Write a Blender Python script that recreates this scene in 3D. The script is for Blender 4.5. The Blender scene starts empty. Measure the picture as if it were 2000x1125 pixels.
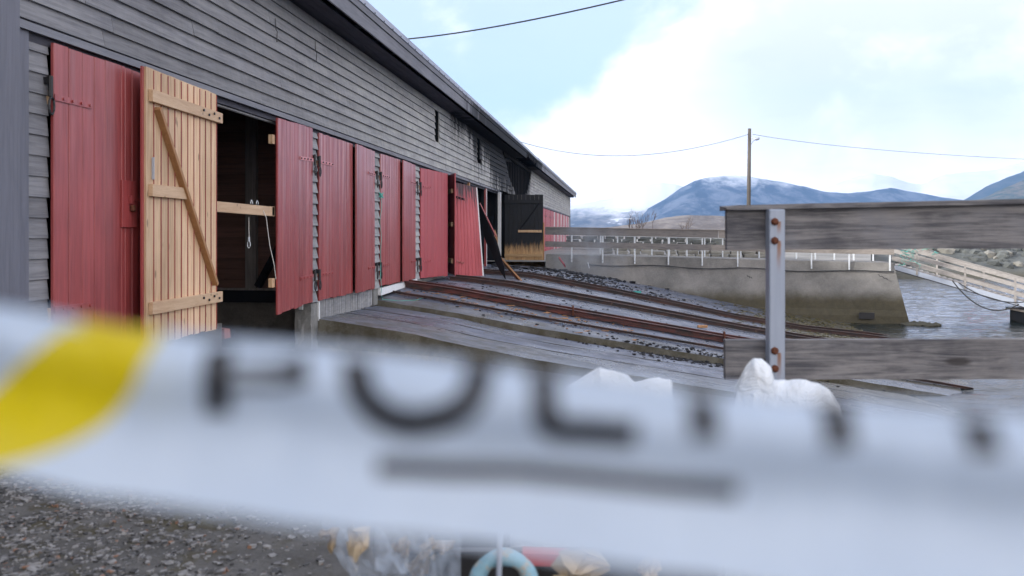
import bpy, bmesh, math, random
from mathutils import Vector, Matrix, noise
R = math.radians
rnd = random.Random(7)
SC = bpy.context.scene
COL = SC.collection

# ------------------------------------------------------------------ camera
EYE = 1.08                       # metres above the door sills (sills are z = 0)
YAW = R(7.35)
FPX = 1667.0                     # focal length in photo pixels
cs, sn = math.cos(YAW), math.sin(YAW)
cam_d = bpy.data.cameras.new('camera'); cam = bpy.data.objects.new('camera', cam_d); COL.objects.link(cam)
cam.location = (0, 0, EYE); cam.rotation_euler = (R(90), 0, YAW)
cam_d.sensor_width = 36; cam_d.lens = 36 * FPX / 2000
cam_d.shift_y = -104.5 / 2000
cam_d.clip_start = 0.03; cam_d.clip_end = 20000
cam_d.dof.use_dof = True; cam_d.dof.focus_distance = 15.0; cam_d.dof.aperture_fstop = 3.25
SC.camera = cam
SC.view_settings.view_transform = 'Standard'; SC.view_settings.look = 'None'
SC.view_settings.gamma = 1; SC.view_settings.use_curve_mapping = False
SC.view_settings.exposure = 0.88
try:
    SC.cycles.use_denoising = True
    SC.cycles.volume_bounces = 0
    SC.cycles.max_bounces = 8
    SC.cycles.transparent_max_bounces = 16
    SC.cycles.caustics_reflective = False; SC.cycles.caustics_refractive = False
    SC.cycles.volume_step_rate = 4
except Exception:
    pass

def at(px, py, d):
    """place of the point seen in the photograph at (px, py), d metres in front of the camera"""
    r = (px - 1000) / FPX * d
    return Vector((r * cs - d * sn, r * sn + d * cs, EYE - (py - 458) / FPX * d))
def yaw_vec(r, f):
    return Vector((r * cs - f * sn, r * sn + f * cs, 0))

# ------------------------------------------------------------------ node helpers
class NT:
    def __init__(s, tree): s.t = tree; s.n = tree.nodes; s.l = tree.links
    def add(s, typ, ins=None, **props):
        n = s.n.new(typ)
        for k, v in props.items(): setattr(n, k, v)
        for k, v in (ins or {}).items():
            if hasattr(v, 'is_output'): s.l.new(v, n.inputs[k])
            else: n.inputs[k].default_value = v
        return n
    def math(s, op, a, b=None, c=None, clamp=False):
        n = s.n.new('ShaderNodeMath'); n.operation = op; n.use_clamp = clamp
        for i, v in enumerate((a, b, c)):
            if v is None: continue
            if hasattr(v, 'is_output'): s.l.new(v, n.inputs[i])
            else: n.inputs[i].default_value = v
        return n.outputs[0]
    def mapr(s, v, a, b, c=0.0, d=1.0, smooth=True):
        n = s.n.new('ShaderNodeMapRange'); n.interpolation_type = 'SMOOTHSTEP' if smooth else 'LINEAR'
        s.l.new(v, n.inputs[0])
        for i, x in zip((1, 2, 3, 4), (a, b, c, d)): n.inputs[i].default_value = x
        return n.outputs[0]
    def mix(s, f, a, b, blend='MIX'):
        n = s.n.new('ShaderNodeMix'); n.data_type = 'RGBA'; n.blend_type = blend
        for i, v in ((0, f), (6, a), (7, b)):
            if hasattr(v, 'is_output'): s.l.new(v, n.inputs[i])
            elif i == 0: n.inputs[0].default_value = v
            else: n.inputs[i].default_value = (*v[:3], 1)
        return n.outputs[2]
    def noise(s, vec, scale, detail=3, rough=.55, dist=0):
        n = s.add('ShaderNodeTexNoise', {'Scale': scale, 'Detail': detail, 'Roughness': rough, 'Distortion': dist})
        if vec is not None: s.l.new(vec, n.inputs['Vector'])
        return n.outputs[0]
    def scaled(s, vec, sx, sy, sz):
        n = s.n.new('ShaderNodeMapping'); s.l.new(vec, n.inputs[0]); n.inputs['Scale'].default_value = (sx, sy, sz)
        return n.outputs[0]

def newmat(name):
    m = bpy.data.materials.new(name); m.use_nodes = True
    nt = NT(m.node_tree)
    b = nt.n['Principled BSDF']
    return m, nt, b
def setc(b, nt, col, rough=.6, bump=None, bstr=.3, bdist=.01):
    for k, v in (('Base Color', col), ('Roughness', rough)):
        if hasattr(v, 'is_output'): nt.l.new(v, b.inputs[k])
        elif k == 'Base Color': b.inputs[k].default_value = (*v, 1)
        else: b.inputs[k].default_value = v
    if bump is not None:
        bn = nt.add('ShaderNodeBump', {'Strength': bstr, 'Distance': bdist, 'Height': bump})
        nt.l.new(bn.outputs[0], b.inputs['Normal'])
def pos(nt): return nt.add('ShaderNodeNewGeometry').outputs['Position']
def xyz(nt, v):
    o = nt.add('ShaderNodeSeparateXYZ', {0: v}).outputs
    return o[0], o[1], o[2]
def orand(nt): return nt.add('ShaderNodeObjectInfo').outputs['Random']

def wood(name, c1, c2, axis, rough=.75, knots=False, soot=None, rvar=.25, stain=None, bstr=.35, spec=.5, streak=1.0):
    """boards with the grain running along axis 0/1/2; per-board tone; optional char mask (callable(nt,x,y,z)->factor)"""
    m, nt, b = newmat(name)
    p = pos(nt); rv = orand(nt)
    off = nt.add('ShaderNodeVectorMath', {0: p}, operation='ADD')
    cmb = nt.add('ShaderNodeCombineXYZ', {0: nt.math('MULTIPLY', rv, 31.0), 1: nt.math('MULTIPLY', rv, 17.0), 2: nt.math('MULTIPLY', rv, 23.0)})
    nt.l.new(cmb.outputs[0], off.inputs[1])
    s = [14, 14, 14]; s[axis] = .9
    g = nt.noise(nt.scaled(off.outputs[0], *s), 1.6, 6, .65, .4)
    s2 = [90, 90, 90]; s2[axis] = 3
    fine = nt.noise(nt.scaled(off.outputs[0], *s2), 1.0, 3, .6)
    big = nt.noise(p, .9, 4, .6)
    f = nt.math('ADD', nt.math('MULTIPLY', g, .65 * streak), nt.math('ADD', nt.math('MULTIPLY', fine, .3), nt.math('MULTIPLY', big, .35)))
    f = nt.mapr(f, .42, .85)
    col = nt.mix(f, c1, c2)
    val = nt.math('ADD', 1 - rvar / 2, nt.math('MULTIPLY', rv, rvar))
    hsv = nt.add('ShaderNodeHueSaturation', {'Value': val, 'Color': col})
    col = hsv.outputs[0]
    if knots:
        v = nt.add('ShaderNodeTexVoronoi', {'Scale': 1.0, 'Vector': nt.scaled(off.outputs[0], *([6, 6, 6] if axis != 2 else [7, 7, 2.6]))})
        k = nt.mapr(v.outputs['Distance'], .06, .15, 1, 0)
        col = nt.mix(nt.math('MULTIPLY', k, .7), col, [c * .35 for c in c1])
    x, y, z = xyz(nt, p)
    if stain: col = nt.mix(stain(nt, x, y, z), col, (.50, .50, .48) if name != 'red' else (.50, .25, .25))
    rg = rough
    if soot:
        sf = soot(nt, x, y, z)
        col = nt.mix(sf, col, (.009, .011, .015))
    setc(b, nt, col, rg, nt.math('ADD', g, nt.math('MULTIPLY', fine, .6)), bstr, .004)
    b.inputs['Specular IOR Level'].default_value = spec
    return m

def plain(name, col, rough=.6, metal=0, var=.15, scale=12, bstr=.15, rust=None):
    m, nt, b = newmat(name)
    p = pos(nt)
    n1 = nt.noise(p, scale, 5, .6)
    c = nt.mix(n1, [v * (1 - var) for v in col], [min(1, v * (1 + var)) for v in col])
    if rust: c = nt.mix(nt.mapr(nt.noise(p, scale * .7, 6, .7), rust[0], rust[0] + .12), c, rust[1])
    setc(b, nt, c, rough, n1, bstr, .004)
    b.inputs['Metallic'].default_value = metal
    return m

# ------------------------------------------------------------------ world: daylight sky with broken cloud
W = bpy.data.worlds.new('World'); SC.world = W; W.use_nodes = True
SUN_EL, SUN_DIR = R(21), Vector((-.9, -.43, 0)).normalized()
wn = NT(W.node_tree); wn.n.clear()
out = wn.add('ShaderNodeOutputWorld')
sky = wn.add('ShaderNodeTexSky', sky_type='NISHITA', sun_disc=False)
sky.sun_elevation = SUN_EL; sky.sun_rotation = math.atan2(SUN_DIR.x, SUN_DIR.y); sky.dust_density = 1.0; sky.ozone_density = 3.0
bg1 = wn.add('ShaderNodeBackground', {'Color': sky.outputs[0], 'Strength': .15})
dirv = wn.add('ShaderNodeTexCoord').outputs['Generated']
dx, dy, dz = xyz(wn, dirv)
den = wn.math('ADD', wn.math('MAXIMUM', dz, 0.0), .16)
plane = wn.add('ShaderNodeCombineXYZ', {0: wn.math('DIVIDE', dx, den), 1: wn.math('DIVIDE', dy, den), 2: 0.0}).outputs[0]
nA = wn.noise(plane, .9, 7, .56, .3)
nB = wn.noise(wn.scaled(plane, 1, 1, 1), 2.1, 6, .6, .5)
nC = wn.noise(dirv, 5.0, 6, .6, .3)
def lobe(px, py, sx):
    v = (at(px, py, 100) - Vector((0, 0, EYE))).normalized()
    dt = wn.add('ShaderNodeVectorMath', {0: dirv, 1: tuple(v)}, operation='DOT_PRODUCT').outputs['Value']
    return wn.mapr(dt, math.cos(R(sx)), 1.0)
blue = wn.math('ADD', wn.math('MULTIPLY', lobe(830, 50, 14), .95), wn.math('MULTIPLY', lobe(1180, -10, 10), .85))
blue = wn.math('ADD', blue, wn.math('MULTIPLY', lobe(1850, 10, 6), .15))
blue = wn.math('ADD', blue, wn.math('MULTIPLY', wn.mapr(dz, .36, .7), .85))
cov = wn.math('SUBTRACT', wn.math('ADD', wn.math('MULTIPLY', nC, .9), wn.math('MULTIPLY', nA, .5)), wn.math('MULTIPLY', blue, .62))
cov = wn.mapr(cov, .12, .40, .28, 1.0)
grey = wn.math('ADD', wn.math('MULTIPLY', wn.math('MAXIMUM', lobe(1640, 10, 13), lobe(1900, 20, 10)), wn.mapr(nC, .26, .52)), wn.math('MULTIPLY', wn.mapr(nB, .45, .8), .22))
ccol = wn.mix(grey, (1.06, 1.0, .98), (.60, .58, .66))
bg2 = wn.add('ShaderNodeBackground', {'Color': ccol, 'Strength': 1.3})
ms = wn.add('ShaderNodeMixShader', {0: cov, 1: bg1.outputs[0], 2: bg2.outputs[0]})
wn.l.new(ms.outputs[0], out.inputs[0])

sd = bpy.data.lights.new('sun', 'SUN'); sd.energy = 3.2; sd.angle = R(6); sd.color = (1, .95, .88)
sun = bpy.data.objects.new('sun', sd); COL.objects.link(sun)
sv = Vector((SUN_DIR.x * math.cos(SUN_EL), SUN_DIR.y * math.cos(SUN_EL), math.sin(SUN_EL)))
sun.rotation_euler = sv.to_track_quat('Z', 'Y').to_euler()

# ------------------------------------------------------------------ object helpers
def link(o, parent=None):
    COL.objects.link(o)
    if parent is not None: o.parent = parent
    return o
def empty(name, label=None, cat=None, group=None, kind=None, parent=None):
    o = bpy.data.objects.new(name, None); link(o, parent)
    return tag(o, label, cat, group, kind)
def tag(o, label=None, cat=None, group=None, kind=None):
    if label: o['label'] = label
    if cat: o['category'] = cat
    if group: o['group'] = group
    if kind: o['kind'] = kind
    return o
class MB:
    def __init__(s): s.v = []; s.f = []
    def hexa(s, c):
        """8 corners: bottom ring 0-3, top ring 4-7"""
        k = len(s.v); s.v += [tuple(p) for p in c]
        for q in ((3, 2, 1, 0), (4, 5, 6, 7), (0, 1, 5, 4), (1, 2, 6, 5), (2, 3, 7, 6), (3, 0, 4, 7)):
            s.f.append(tuple(k + i for i in q))
        return s
    def box(s, x0, x1, y0, y1, z0, z1):
        return s.hexa([(x0, y0, z0), (x1, y0, z0), (x1, y1, z0), (x0, y1, z0), (x0, y0, z1), (x1, y0, z1), (x1, y1, z1), (x0, y1, z1)])
    def beam(s, a, b, w, h, up=(0, 0, 1)):
        a = Vector(a); b = Vector(b); d = (b - a).normalized()
        sd_ = d.cross(Vector(up)).normalized(); u = sd_.cross(d).normalized()
        sd_ *= w / 2; u *= h / 2
        return s.hexa([a - sd_ - u, a + sd_ - u, b + sd_ - u, b - sd_ - u, a - sd_ + u, a + sd_ + u, b + sd_ + u, b - sd_ + u])
    def tube(s, pts, r, n=8, cap=True):
        pts = [Vector(p) for p in pts]; k = len(s.v)
        for i, p in enumerate(pts):
            d = (pts[min(i + 1, len(pts) - 1)] - pts[max(i - 1, 0)]).normalized()
            ref = Vector((0, 0, 1)) if abs(d.z) < .9 else Vector((1, 0, 0))
            a = d.cross(ref).normalized(); b = a.cross(d)
            rr = r[i] if isinstance(r, (list, tuple)) else r
            for j in range(n):
                t = 2 * math.pi * j / n
                s.v.append(tuple(p + a * math.cos(t) * rr + b * math.sin(t) * rr))
        for i in range(len(pts) - 1):
            for j in range(n):
                s.f.append((k + i * n + j, k + i * n + (j + 1) % n, k + (i + 1) * n + (j + 1) % n, k + (i + 1) * n + j))
        if cap:
            s.f.append(tuple(k + j for j in reversed(range(n)))); s.f.append(tuple(k + (len(pts) - 1) * n + j for j in range(n)))
        return s
    def grid(s, rows):
        k = len(s.v); n = len(rows[0])
        for r in rows: s.v += [tuple(p) for p in r]
        for i in range(len(rows) - 1):
            for j in range(n - 1):
                s.f.append((k + i * n + j, k + i * n + j + 1, k + (i + 1) * n + j + 1, k + (i + 1) * n + j))
        return s
    def rock(s, c, sx, sy, sz, seed, jag=.25, sub=1):
        bm = bmesh.new(); bmesh.ops.create_icosphere(bm, subdivisions=sub, radius=1)
        k = len(s.v); rr = random.Random(seed); rot = Matrix.Rotation(rr.uniform(0, 6.28), 3, 'Z')
        for v in bm.verts:
            p = v.co * (1 + rr.uniform(-jag, jag)); p = rot @ Vector((p.x * sx, p.y * sy, p.z * sz))
            s.v.append(tuple(Vector(c) + p))
        bm.verts.index_update()
        for f in bm.faces: s.f.append(tuple(k + v.index for v in f.verts))
        bm.free(); return s
    def block(s, c, sx, sy, sz, seed, jit=.14, rot=None):
        """a rough quarried block: a box with knocked corners"""
        rr = random.Random(seed); c = Vector(c)
        q = []
        for (a, b, d) in ((-1, -1, -1), (1, -1, -1), (1, 1, -1), (-1, 1, -1), (-1, -1, 1), (1, -1, 1), (1, 1, 1), (-1, 1, 1)):
            p = Vector((a * sx * (1 - rr.uniform(0, jit)), b * sy * (1 - rr.uniform(0, jit)), d * sz * (1 - rr.uniform(0, jit * 1.6))))
            q.append(c + (rot @ p if rot else p))
        return s.hexa(q)
    def build(s, name, mat, parent=None, smooth=False, bevel=0, **kw):
        me = bpy.data.meshes.new(name); me.from_pydata(s.v, [], s.f); me.validate(); me.update()
        bm = bmesh.new(); bm.from_mesh(me)
        if bevel: bmesh.ops.bevel(bm, geom=bm.edges[:], offset=bevel, segments=1, affect='EDGES', clamp_overlap=True)
        bmesh.ops.recalc_face_normals(bm, faces=bm.faces[:])
        bm.to_mesh(me); bm.free()
        me.materials.append(mat)
        if smooth: me.polygons.foreach_set('use_smooth', [True] * len(me.polygons))
        o = bpy.data.objects.new(name, me); link(o, parent)
        return tag(o, **kw)

def interp(tab, x):
    if x <= tab[0][0]: return tab[0][1]
    for (a, b), (c, d) in zip(tab, tab[1:]):
        if x <= c: return b + (d - b) * (x - a) / (c - a)
    return tab[-1][1]
def fbm(x, y, z=0, o=4): return noise.fractal(Vector((x, y, z)), 1.0, 2.0, o)

# ------------------------------------------------------------------ materials
def soot_wall(nt, x, y, z):
    """smoke and char round the burnt bays, heaviest under the eaves"""
    p = pos(nt)
    n = nt.noise(nt.scaled(p, 1, .55, .22), 1.5, 5, .65, .6)
    n2 = nt.noise(nt.scaled(p, 1, 2.2, .3), 1.3, 4, .6)
    c = nt.math('MULTIPLY', nt.mapr(y, 16.0, 39.0), nt.mapr(y, 47.5, 44.0))
    top = nt.mapr(z, 2.9, 4.7)
    f = nt.math('ADD', nt.math('MULTIPLY', c, nt.math('ADD', .55, nt.math('MULTIPLY', top, 1.0))), nt.math('MULTIPLY', nt.math('SUBTRACT', nt.math('ADD', nt.math('MULTIPLY', n, .6), nt.math('MULTIPLY', n2, .6)), .6), nt.math('MULTIPLY', 2.3, nt.mapr(y, 11.0, 24.0))))
    hot = nt.math('MULTIPLY', nt.mapr(y, 30.5, 35.5), nt.mapr(y, 48.5, 46.5))
    f = nt.math('ADD', f, nt.math('MULTIPLY', hot, .38))
    eave = nt.math('MULTIPLY', nt.mapr(z, 4.15, 4.62), nt.math('MULTIPLY', nt.mapr(y, 21.0, 30.0), nt.mapr(y, 56.0, 48.0)))
    f = nt.math('ADD', f, nt.math('MULTIPLY', eave, .45))
    f = nt.math('MULTIPLY', f, nt.mapr(y, 62.0, 47.0))
    return nt.mapr(f, .42, .98, 0, .96)
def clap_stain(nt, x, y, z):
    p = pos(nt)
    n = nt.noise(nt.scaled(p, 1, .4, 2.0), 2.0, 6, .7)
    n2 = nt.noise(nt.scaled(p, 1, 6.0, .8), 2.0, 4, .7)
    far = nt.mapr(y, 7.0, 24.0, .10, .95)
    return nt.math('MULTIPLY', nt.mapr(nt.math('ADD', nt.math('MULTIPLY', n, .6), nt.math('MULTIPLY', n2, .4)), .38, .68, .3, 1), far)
M = {}
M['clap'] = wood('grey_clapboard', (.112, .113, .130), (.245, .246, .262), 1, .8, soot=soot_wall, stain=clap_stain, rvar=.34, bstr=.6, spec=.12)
M['trim'] = wood('grey_trim', (.095, .10, .125), (.14, .145, .18), 2, .6, rvar=.05)
M['trimy'] = wood('grey_trim_long', (.14, .145, .17), (.22, .225, .25), 1, .8, soot=soot_wall, rvar=.12, spec=.15)
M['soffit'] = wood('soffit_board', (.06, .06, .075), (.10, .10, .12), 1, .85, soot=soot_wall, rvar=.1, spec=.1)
def red_wear(nt, x, y, z):
    p = pos(nt)
    n = nt.noise(nt.scaled(p, 11, 11, .35), 1.0, 6, .75)
    top = nt.math('MULTIPLY', nt.mapr(z, .3, 2.8, .3, 1), nt.mapr(y, 10.0, 14.0, .22, 1))
    return nt.math('MULTIPLY', nt.mapr(n, .42, .66), nt.math('MULTIPLY', top, .85))
M['red'] = wood('red', (.19, .028, .030), (.34, .062, .060), 2, .34, rvar=.22, stain=red_wear, bstr=.25, spec=.5)
M['redfar'] = wood('red_new_paint', (.33, .045, .055), (.40, .07, .08), 2, .45, rvar=.14, bstr=.3)
M['redpale'] = wood('red_sunfaded', (.44, .15, .17), (.58, .26, .27), 2, .5, rvar=.14, bstr=.3)
def soot_leaf(nt, x, y, z):
    p = pos(nt)
    n = nt.noise(nt.scaled(p, 9, 9, .9), 1.5, 4, .6)
    return nt.mapr(nt.math('ADD', z, nt.math('MULTIPLY', nt.math('SUBTRACT', n, .5), 2.2)), 1.9, 2.45, 0, .9)
M['redsoot'] = wood('red_scorched', (.34, .05, .062), (.44, .085, .095), 2, .55, rvar=.14, soot=soot_leaf)
M['pine'] = wood('fresh_pine', (.44, .27, .15), (.70, .50, .32), 2, .65, knots=True, rvar=.38)
M['piney'] = wood('fresh_pine_long', (.46, .29, .17), (.62, .44, .28), 1, .6, knots=True, rvar=.2)
M['pinedark'] = wood('old_pine_brace', (.28, .13, .05), (.40, .21, .09), 2, .6, rvar=.2)
def char_door(nt, x, y, z):
    p = pos(nt)
    n = nt.noise(nt.scaled(p, 7, 7, 1.2), 1.6, 5, .65)
    return nt.mapr(nt.math('ADD', z, nt.math('MULTIPLY', nt.math('SUBTRACT', n, .5), .9)), .30, .80, 0, 1)
M['charpine'] = wood('half_charred_pine', (.42, .25, .11), (.60, .40, .21), 2, .7, soot=char_door, rvar=.2)
def char_all(nt, x, y, z):
    p = pos(nt)
    return nt.mapr(nt.noise(nt.scaled(p, 2, 2, 1), 2.2, 4, .6), .25, .62, 1.0, .93)
M['char'] = wood('charred_wood', (.05, .045, .04), (.10, .08, .06), 2, .9, soot=char_all, spec=.1)
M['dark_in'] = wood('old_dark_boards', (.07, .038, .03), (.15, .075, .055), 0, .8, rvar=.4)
M['greywood'] = wood('weathered_post', (.10, .09, .085), (.22, .20, .19), 2, .8, rvar=.2)
M['fencex'] = wood('weathered_fence_board', (.075, .072, .078), (.20, .185, .175), 0, .75, rvar=.3, knots=False, bstr=.6, streak=1.25)
M['fencepale'] = wood('pale_fence_board', (.15, .135, .12), (.31, .28, .255), 0, .75, rvar=.25)
M['gangwood'] = wood('gangway_board', (.20, .185, .175), (.36, .34, .325), 0, .75, rvar=.3)
M['white'] = plain('white_paint', (.62, .63, .64), .5, var=.15, rust=(.62, (.25, .24, .2)))
M['galv'] = plain('galvanised_steel', (.42, .47, .56), .42, .35, var=.12, scale=9)
M['galvpale'] = plain('pale_galvanised', (.62, .66, .70), .5, .1, var=.12)
M['black'] = plain('black_iron', (.018, .018, .02), .45, .2)
M['rubber'] = plain('black_cable', (.015, .016, .018), .5)
M['rusty'] = plain('rusty_bolt', (.11, .035, .016), .85, .1, var=.5, scale=60)
M['zinc'] = plain('zinc_flashing', (.26, .28, .34), .45, .25, var=.15, scale=5)
M['rope_w'] = plain('white_rope', (.62, .60, .56), .8)
M['rope_g'] = plain('green_rope', (.10, .42, .36), .7, var=.3, scale=40)
M['asph'] = plain('roof_felt', (.05, .05, .055), .9)
M['foam'] = plain('white_foam', (.65, .67, .68), .8)
M['plastic_w'] = None

def m_rail(name='rusty_rail', red=1.0):
    m, nt, b = newmat(name)
    p = pos(nt)
    n = nt.noise(nt.scaled(p, 1.2, 6, 6), 1.6, 6, .65)
    c = nt.mix(nt.mapr(n, .35, .65), (.022, .018, .018), (.075 * red, .034, .027))
    c = nt.mix(nt.mapr(nt.noise(p, 9, 4, .6), .6, .75), c, (.13, .075, .05))
    setc(b, nt, c, .62, n, .3, .01)
    return m
M['rail'] = m_rail()
M['railred'] = m_rail('red_rusty_rail', 1.7)

def m_concrete(name, c1, c2, wet=True, moss=None, scale=1.0, bd=.012):
    m, nt, b = newmat(name)
    p = pos(nt); x, y, z = xyz(nt, p)
    n1 = nt.noise(p, 1.1 * scale, 6, .62, .2)
    n2 = nt.noise(p, 38 * scale, 4, .7)
    n3 = nt.noise(p, 160 * scale, 2, .6)
    streak = nt.noise(nt.scaled(p, .5, 5, 1), 1.1, 5, .62)
    f = nt.math('ADD', nt.math('MULTIPLY', n1, .5), nt.math('ADD', nt.math('MULTIPLY', n2, .28), nt.math('MULTIPLY', streak, .35)))
    c = nt.mix(nt.mapr(f, .38, .75), c1, c2)
    c = nt.mix(nt.mapr(n3, .62, .75, 0, .45), c, (.30, .31, .32))
    if moss: c = nt.mix(moss(nt, p, x, y, z), c, nt.mix(nt.noise(p, 7, 5, .7), (.024, .021, .014), (.105, .090, .045)))
    rg = nt.mapr(nt.noise(p, .8, 5, .6, .3), .38, .62, .18, .62) if wet else .85
    setc(b, nt, c, rg, nt.math('ADD', nt.math('MULTIPLY', n2, .7), nt.math('ADD', n3, nt.math('MULTIPLY', n1, 2.0))), .55, bd)
    b.inputs['Specular IOR Level'].default_value = .6 if wet else .3
    return m
def moss_slip(nt, p, x, y, z):
    n = nt.noise(p, 2.2, 6, .7)
    low = nt.mapr(nt.math('ADD', z, nt.math('MULTIPLY', nt.math('SUBTRACT', n, .5), .9)), -1.45, -1.75)
    n2 = nt.mapr(nt.noise(p, 5, 5, .7), .52, .66, 0, .55)
    near = nt.mapr(x, -3.0, -1.0, 1, .15)
    return nt.math('MAXIMUM', nt.math('MULTIPLY', low, .85), nt.math('MULTIPLY', n2, near))
M['slip'] = m_concrete('wet_slip_concrete', (.034, .039, .056), (.155, .180, .245), True, moss_slip)  # blue sky sheen is tinted into the base colour of the wet concrete
M['slab'] = m_concrete('weathered_slab_concrete', (.060, .066, .075), (.17, .19, .23), True, lambda nt, p, x, y, z: nt.math('MULTIPLY', nt.mapr(nt.noise(p, 3, 6, .7), .45, .62, 0, .6), nt.mapr(x, -2.5, .5, 1, .1)))
def moss_side(nt, p, x, y, z):
    n = nt.noise(p, 3.5, 6, .7)
    return nt.mapr(n, .40, .66, .0, .75)
M['mossy'] = m_concrete('mossy_concrete', (.075, .07, .055), (.22, .21, .17), False, moss_side, bd=.03)
M['found'] = m_concrete('rough_foundation', (.055, .05, .045), (.16, .145, .125), False, None, 1.4, .03)
M['pier'] = m_concrete('pale_pier_concrete', (.16, .16, .155), (.33, .33, .32), False, None, 1.5, .03)
def quay_moss(nt, p, x, y, z):
    n = nt.noise(p, 1.3, 6, .7); n2 = nt.noise(nt.scaled(p, .7, .7, 3), 1.0, 5, .6)
    return nt.mapr(nt.math('ADD', z, nt.math('MULTIPLY', nt.math('SUBTRACT', n, .5), .45)), -.78, -1.30, 0, .90)
M['quay'] = m_concrete('quay_concrete', (.135, .135, .130), (.30, .29, .275), False, quay_moss, .7, .03)
M['ground'] = m_concrete('old_asphalt', (.060, .058, .055), (.165, .160, .152), False, lambda nt, p, x, y, z: nt.math('MULTIPLY', nt.mapr(nt.noise(p, 4.5, 5, .7), .50, .60, 0, .85), nt.mapr(x, -1.9, -1.0, 1, .2)), 1.3, .012)
M['land'] = m_concrete('pale_gravel_land', (.14, .14, .13), (.32, .31, .29), False, None, .3, .02)
M['stone'] = m_concrete('quarried_stone', (.13, .125, .11), (.34, .33, .29), False, None, 1.2, .03)
M['stonedark'] = m_concrete('dark_shore_stone', (.05, .055, .055), (.16, .17, .16), False, lambda nt, p, x, y, z: nt.mapr(z, -1.2, -1.8, 0, .7), .8, .05)
M['pebble'] = None
def m_pebble():
    m, nt, b = newmat('pebbles'); p = pos(nt)
    v = nt.add('ShaderNodeTexVoronoi', {'Vector': p, 'Scale': 45.0})
    c = nt.mix(nt.mapr(nt.add('ShaderNodeSeparateColor', {0: v.outputs['Color']}).outputs[0], 0, 1), (.045, .045, .046), (.26, .255, .25))
    c = nt.mix(nt.mapr(nt.add('ShaderNodeSeparateColor', {0: v.outputs['Color']}).outputs[1], .955, .97), c, (.24, .13, .08))
    setc(b, nt, c, .7, nt.noise(p, 200, 2), .2, .002); return m
M['pebble'] = m_pebble()
M['charbits'] = plain('charcoal', (.009, .009, .011), .85, var=.5, scale=30)

def m_water():
    m, nt, b = newmat('fjord_water'); p = pos(nt)
    w1 = nt.noise(nt.scaled(p, .35, 1.6, 1), 2.2, 5, .6, .5)
    w2 = nt.noise(nt.scaled(p, 1, 3, 1), 6.0, 3, .6)
    setc(b, nt, (.012, .018, .018), .03, nt.math('ADD', w1, nt.math('MULTIPLY', w2, .3)), .7, .06)
    b.inputs['IOR'].default_value = 1.33; b.inputs['Specular IOR Level'].default_value = .5
    return m
M['water'] = m_water()

def m_mountain(name, forest, rock, snow_lo, snow_hi, scale, snow_patch=.0):
    m, nt, b = newmat(name); p0 = pos(nt); x, y, z = xyz(nt, p0); p = nt.scaled(p0, 1, .33, 1.2)
    n = nt.noise(p, scale, 10, .74, .4); nb = nt.noise(p, scale * .25, 6, .6, .5)
    c = nt.mix(nt.mapr(n, .42, .62), forest, rock)
    h = nt.math('ADD', z, nt.math('MULTIPLY', nt.math('SUBTRACT', nt.math('ADD', nt.math('MULTIPLY', n, .5), nt.math('MULTIPLY', nb, .5)), .5), (snow_hi - snow_lo) * 3.2))
    c = nt.mix(nt.mapr(h, snow_lo, snow_hi), c, (.80, .82, .85))
    if snow_patch: c = nt.mix(nt.mapr(nt.noise(nt.scaled(p, 1, 1, 5), scale * .7, 5, .6), 1 - snow_patch, 1 - snow_patch + .05), c, (.75, .78, .82))
    setc(b, nt, c, .9); b.inputs['Specular IOR Level'].default_value = .1
    return m

# ------------------------------------------------------------------ terrain profiles (height against distance from the wall)
P13 = [(-5, -.78), (-3, -.9), (-1.4, -1.08), (1, -1.36), (6.0, -2.03), (14, -3.8)]
P15 = [(-5, -.30), (-4.2, -.40), (-3.28, -.54), (-2.39, -.73), (-1.39, -.90), (.73, -1.21), (6.0, -1.98), (14, -3.8)]
P17 = [(-5, -.25), (-4.47, -.346), (-3.37, -.5), (-1.69, -.79), (2, -1.337), (6.3, -1.98), (14, -3.6)]
P19 = [(-5, -.13), (-4, -.26), (-1.85, -.64), (2.2, -1.29), (7.1, -1.99), (14, -3.0)]
P27 = [(-5, -.10), (-4, -.15), (-2.8, -.24), (0, -.76), (3.5, -1.48), (5.5, -1.80), (7.4, -1.98), (14, -3.0)]
P33 = [(-5, -.08), (-2.1, -.24), (1.6, -.88), (4.3, -1.42), (7, -1.86), (8.4, -2.02), (14, -3.0)]
def h_slip(x, y):
    ys = [(17.05, P17), (18.6, P19), (27, P27), (33, P33)]
    if y <= ys[0][0]: return interp(P17, x)
    for (a, pa), (b, pb) in zip(ys, ys[1:]):
        if y <= b:
            t = (y - a) / (b - a); return interp(pa, x) * (1 - t) + interp(pb, x) * t
    return interp(P33, x)
WATER = -1.97

# ================================================================== SETTING
# water
def wave(x, y):
    e = min(1, max(0, (x - 3.5) / 1.0)) * min(1, max(0, (y - 6) / 2)) * min(1, max(0, (75 - y) / 8)) * min(1, max(0, (52 - x) / 6))
    if e <= 0: return 0
    w = .55 * fbm(x * .55 + y * .1, y * 1.5, 1.3, 3) + .30 * fbm(x * 1.3, y * 3.4 - x * .3, 7.7, 2)
    return e * w * .055
wx = [-3400, -200, 3.4] + [3.5 + .2 * i for i in range(60)] + [15.5 + .3 * i for i in range(122)] + [52.3, 60, 3400]
wy = [-300, 6] + [6.1 + .075 * i for i in range(330)] + [30.9 + .15 * i for i in range(294)] + [75.1, 400, 4400]
MB().grid([[(x, y, WATER + (wave(x, y) if 3.5 <= x < 52 and 6 < y < 75 else 0)) for x in wx] for y in wy]).build('water', M['water'], smooth=True, kind='structure')
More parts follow.
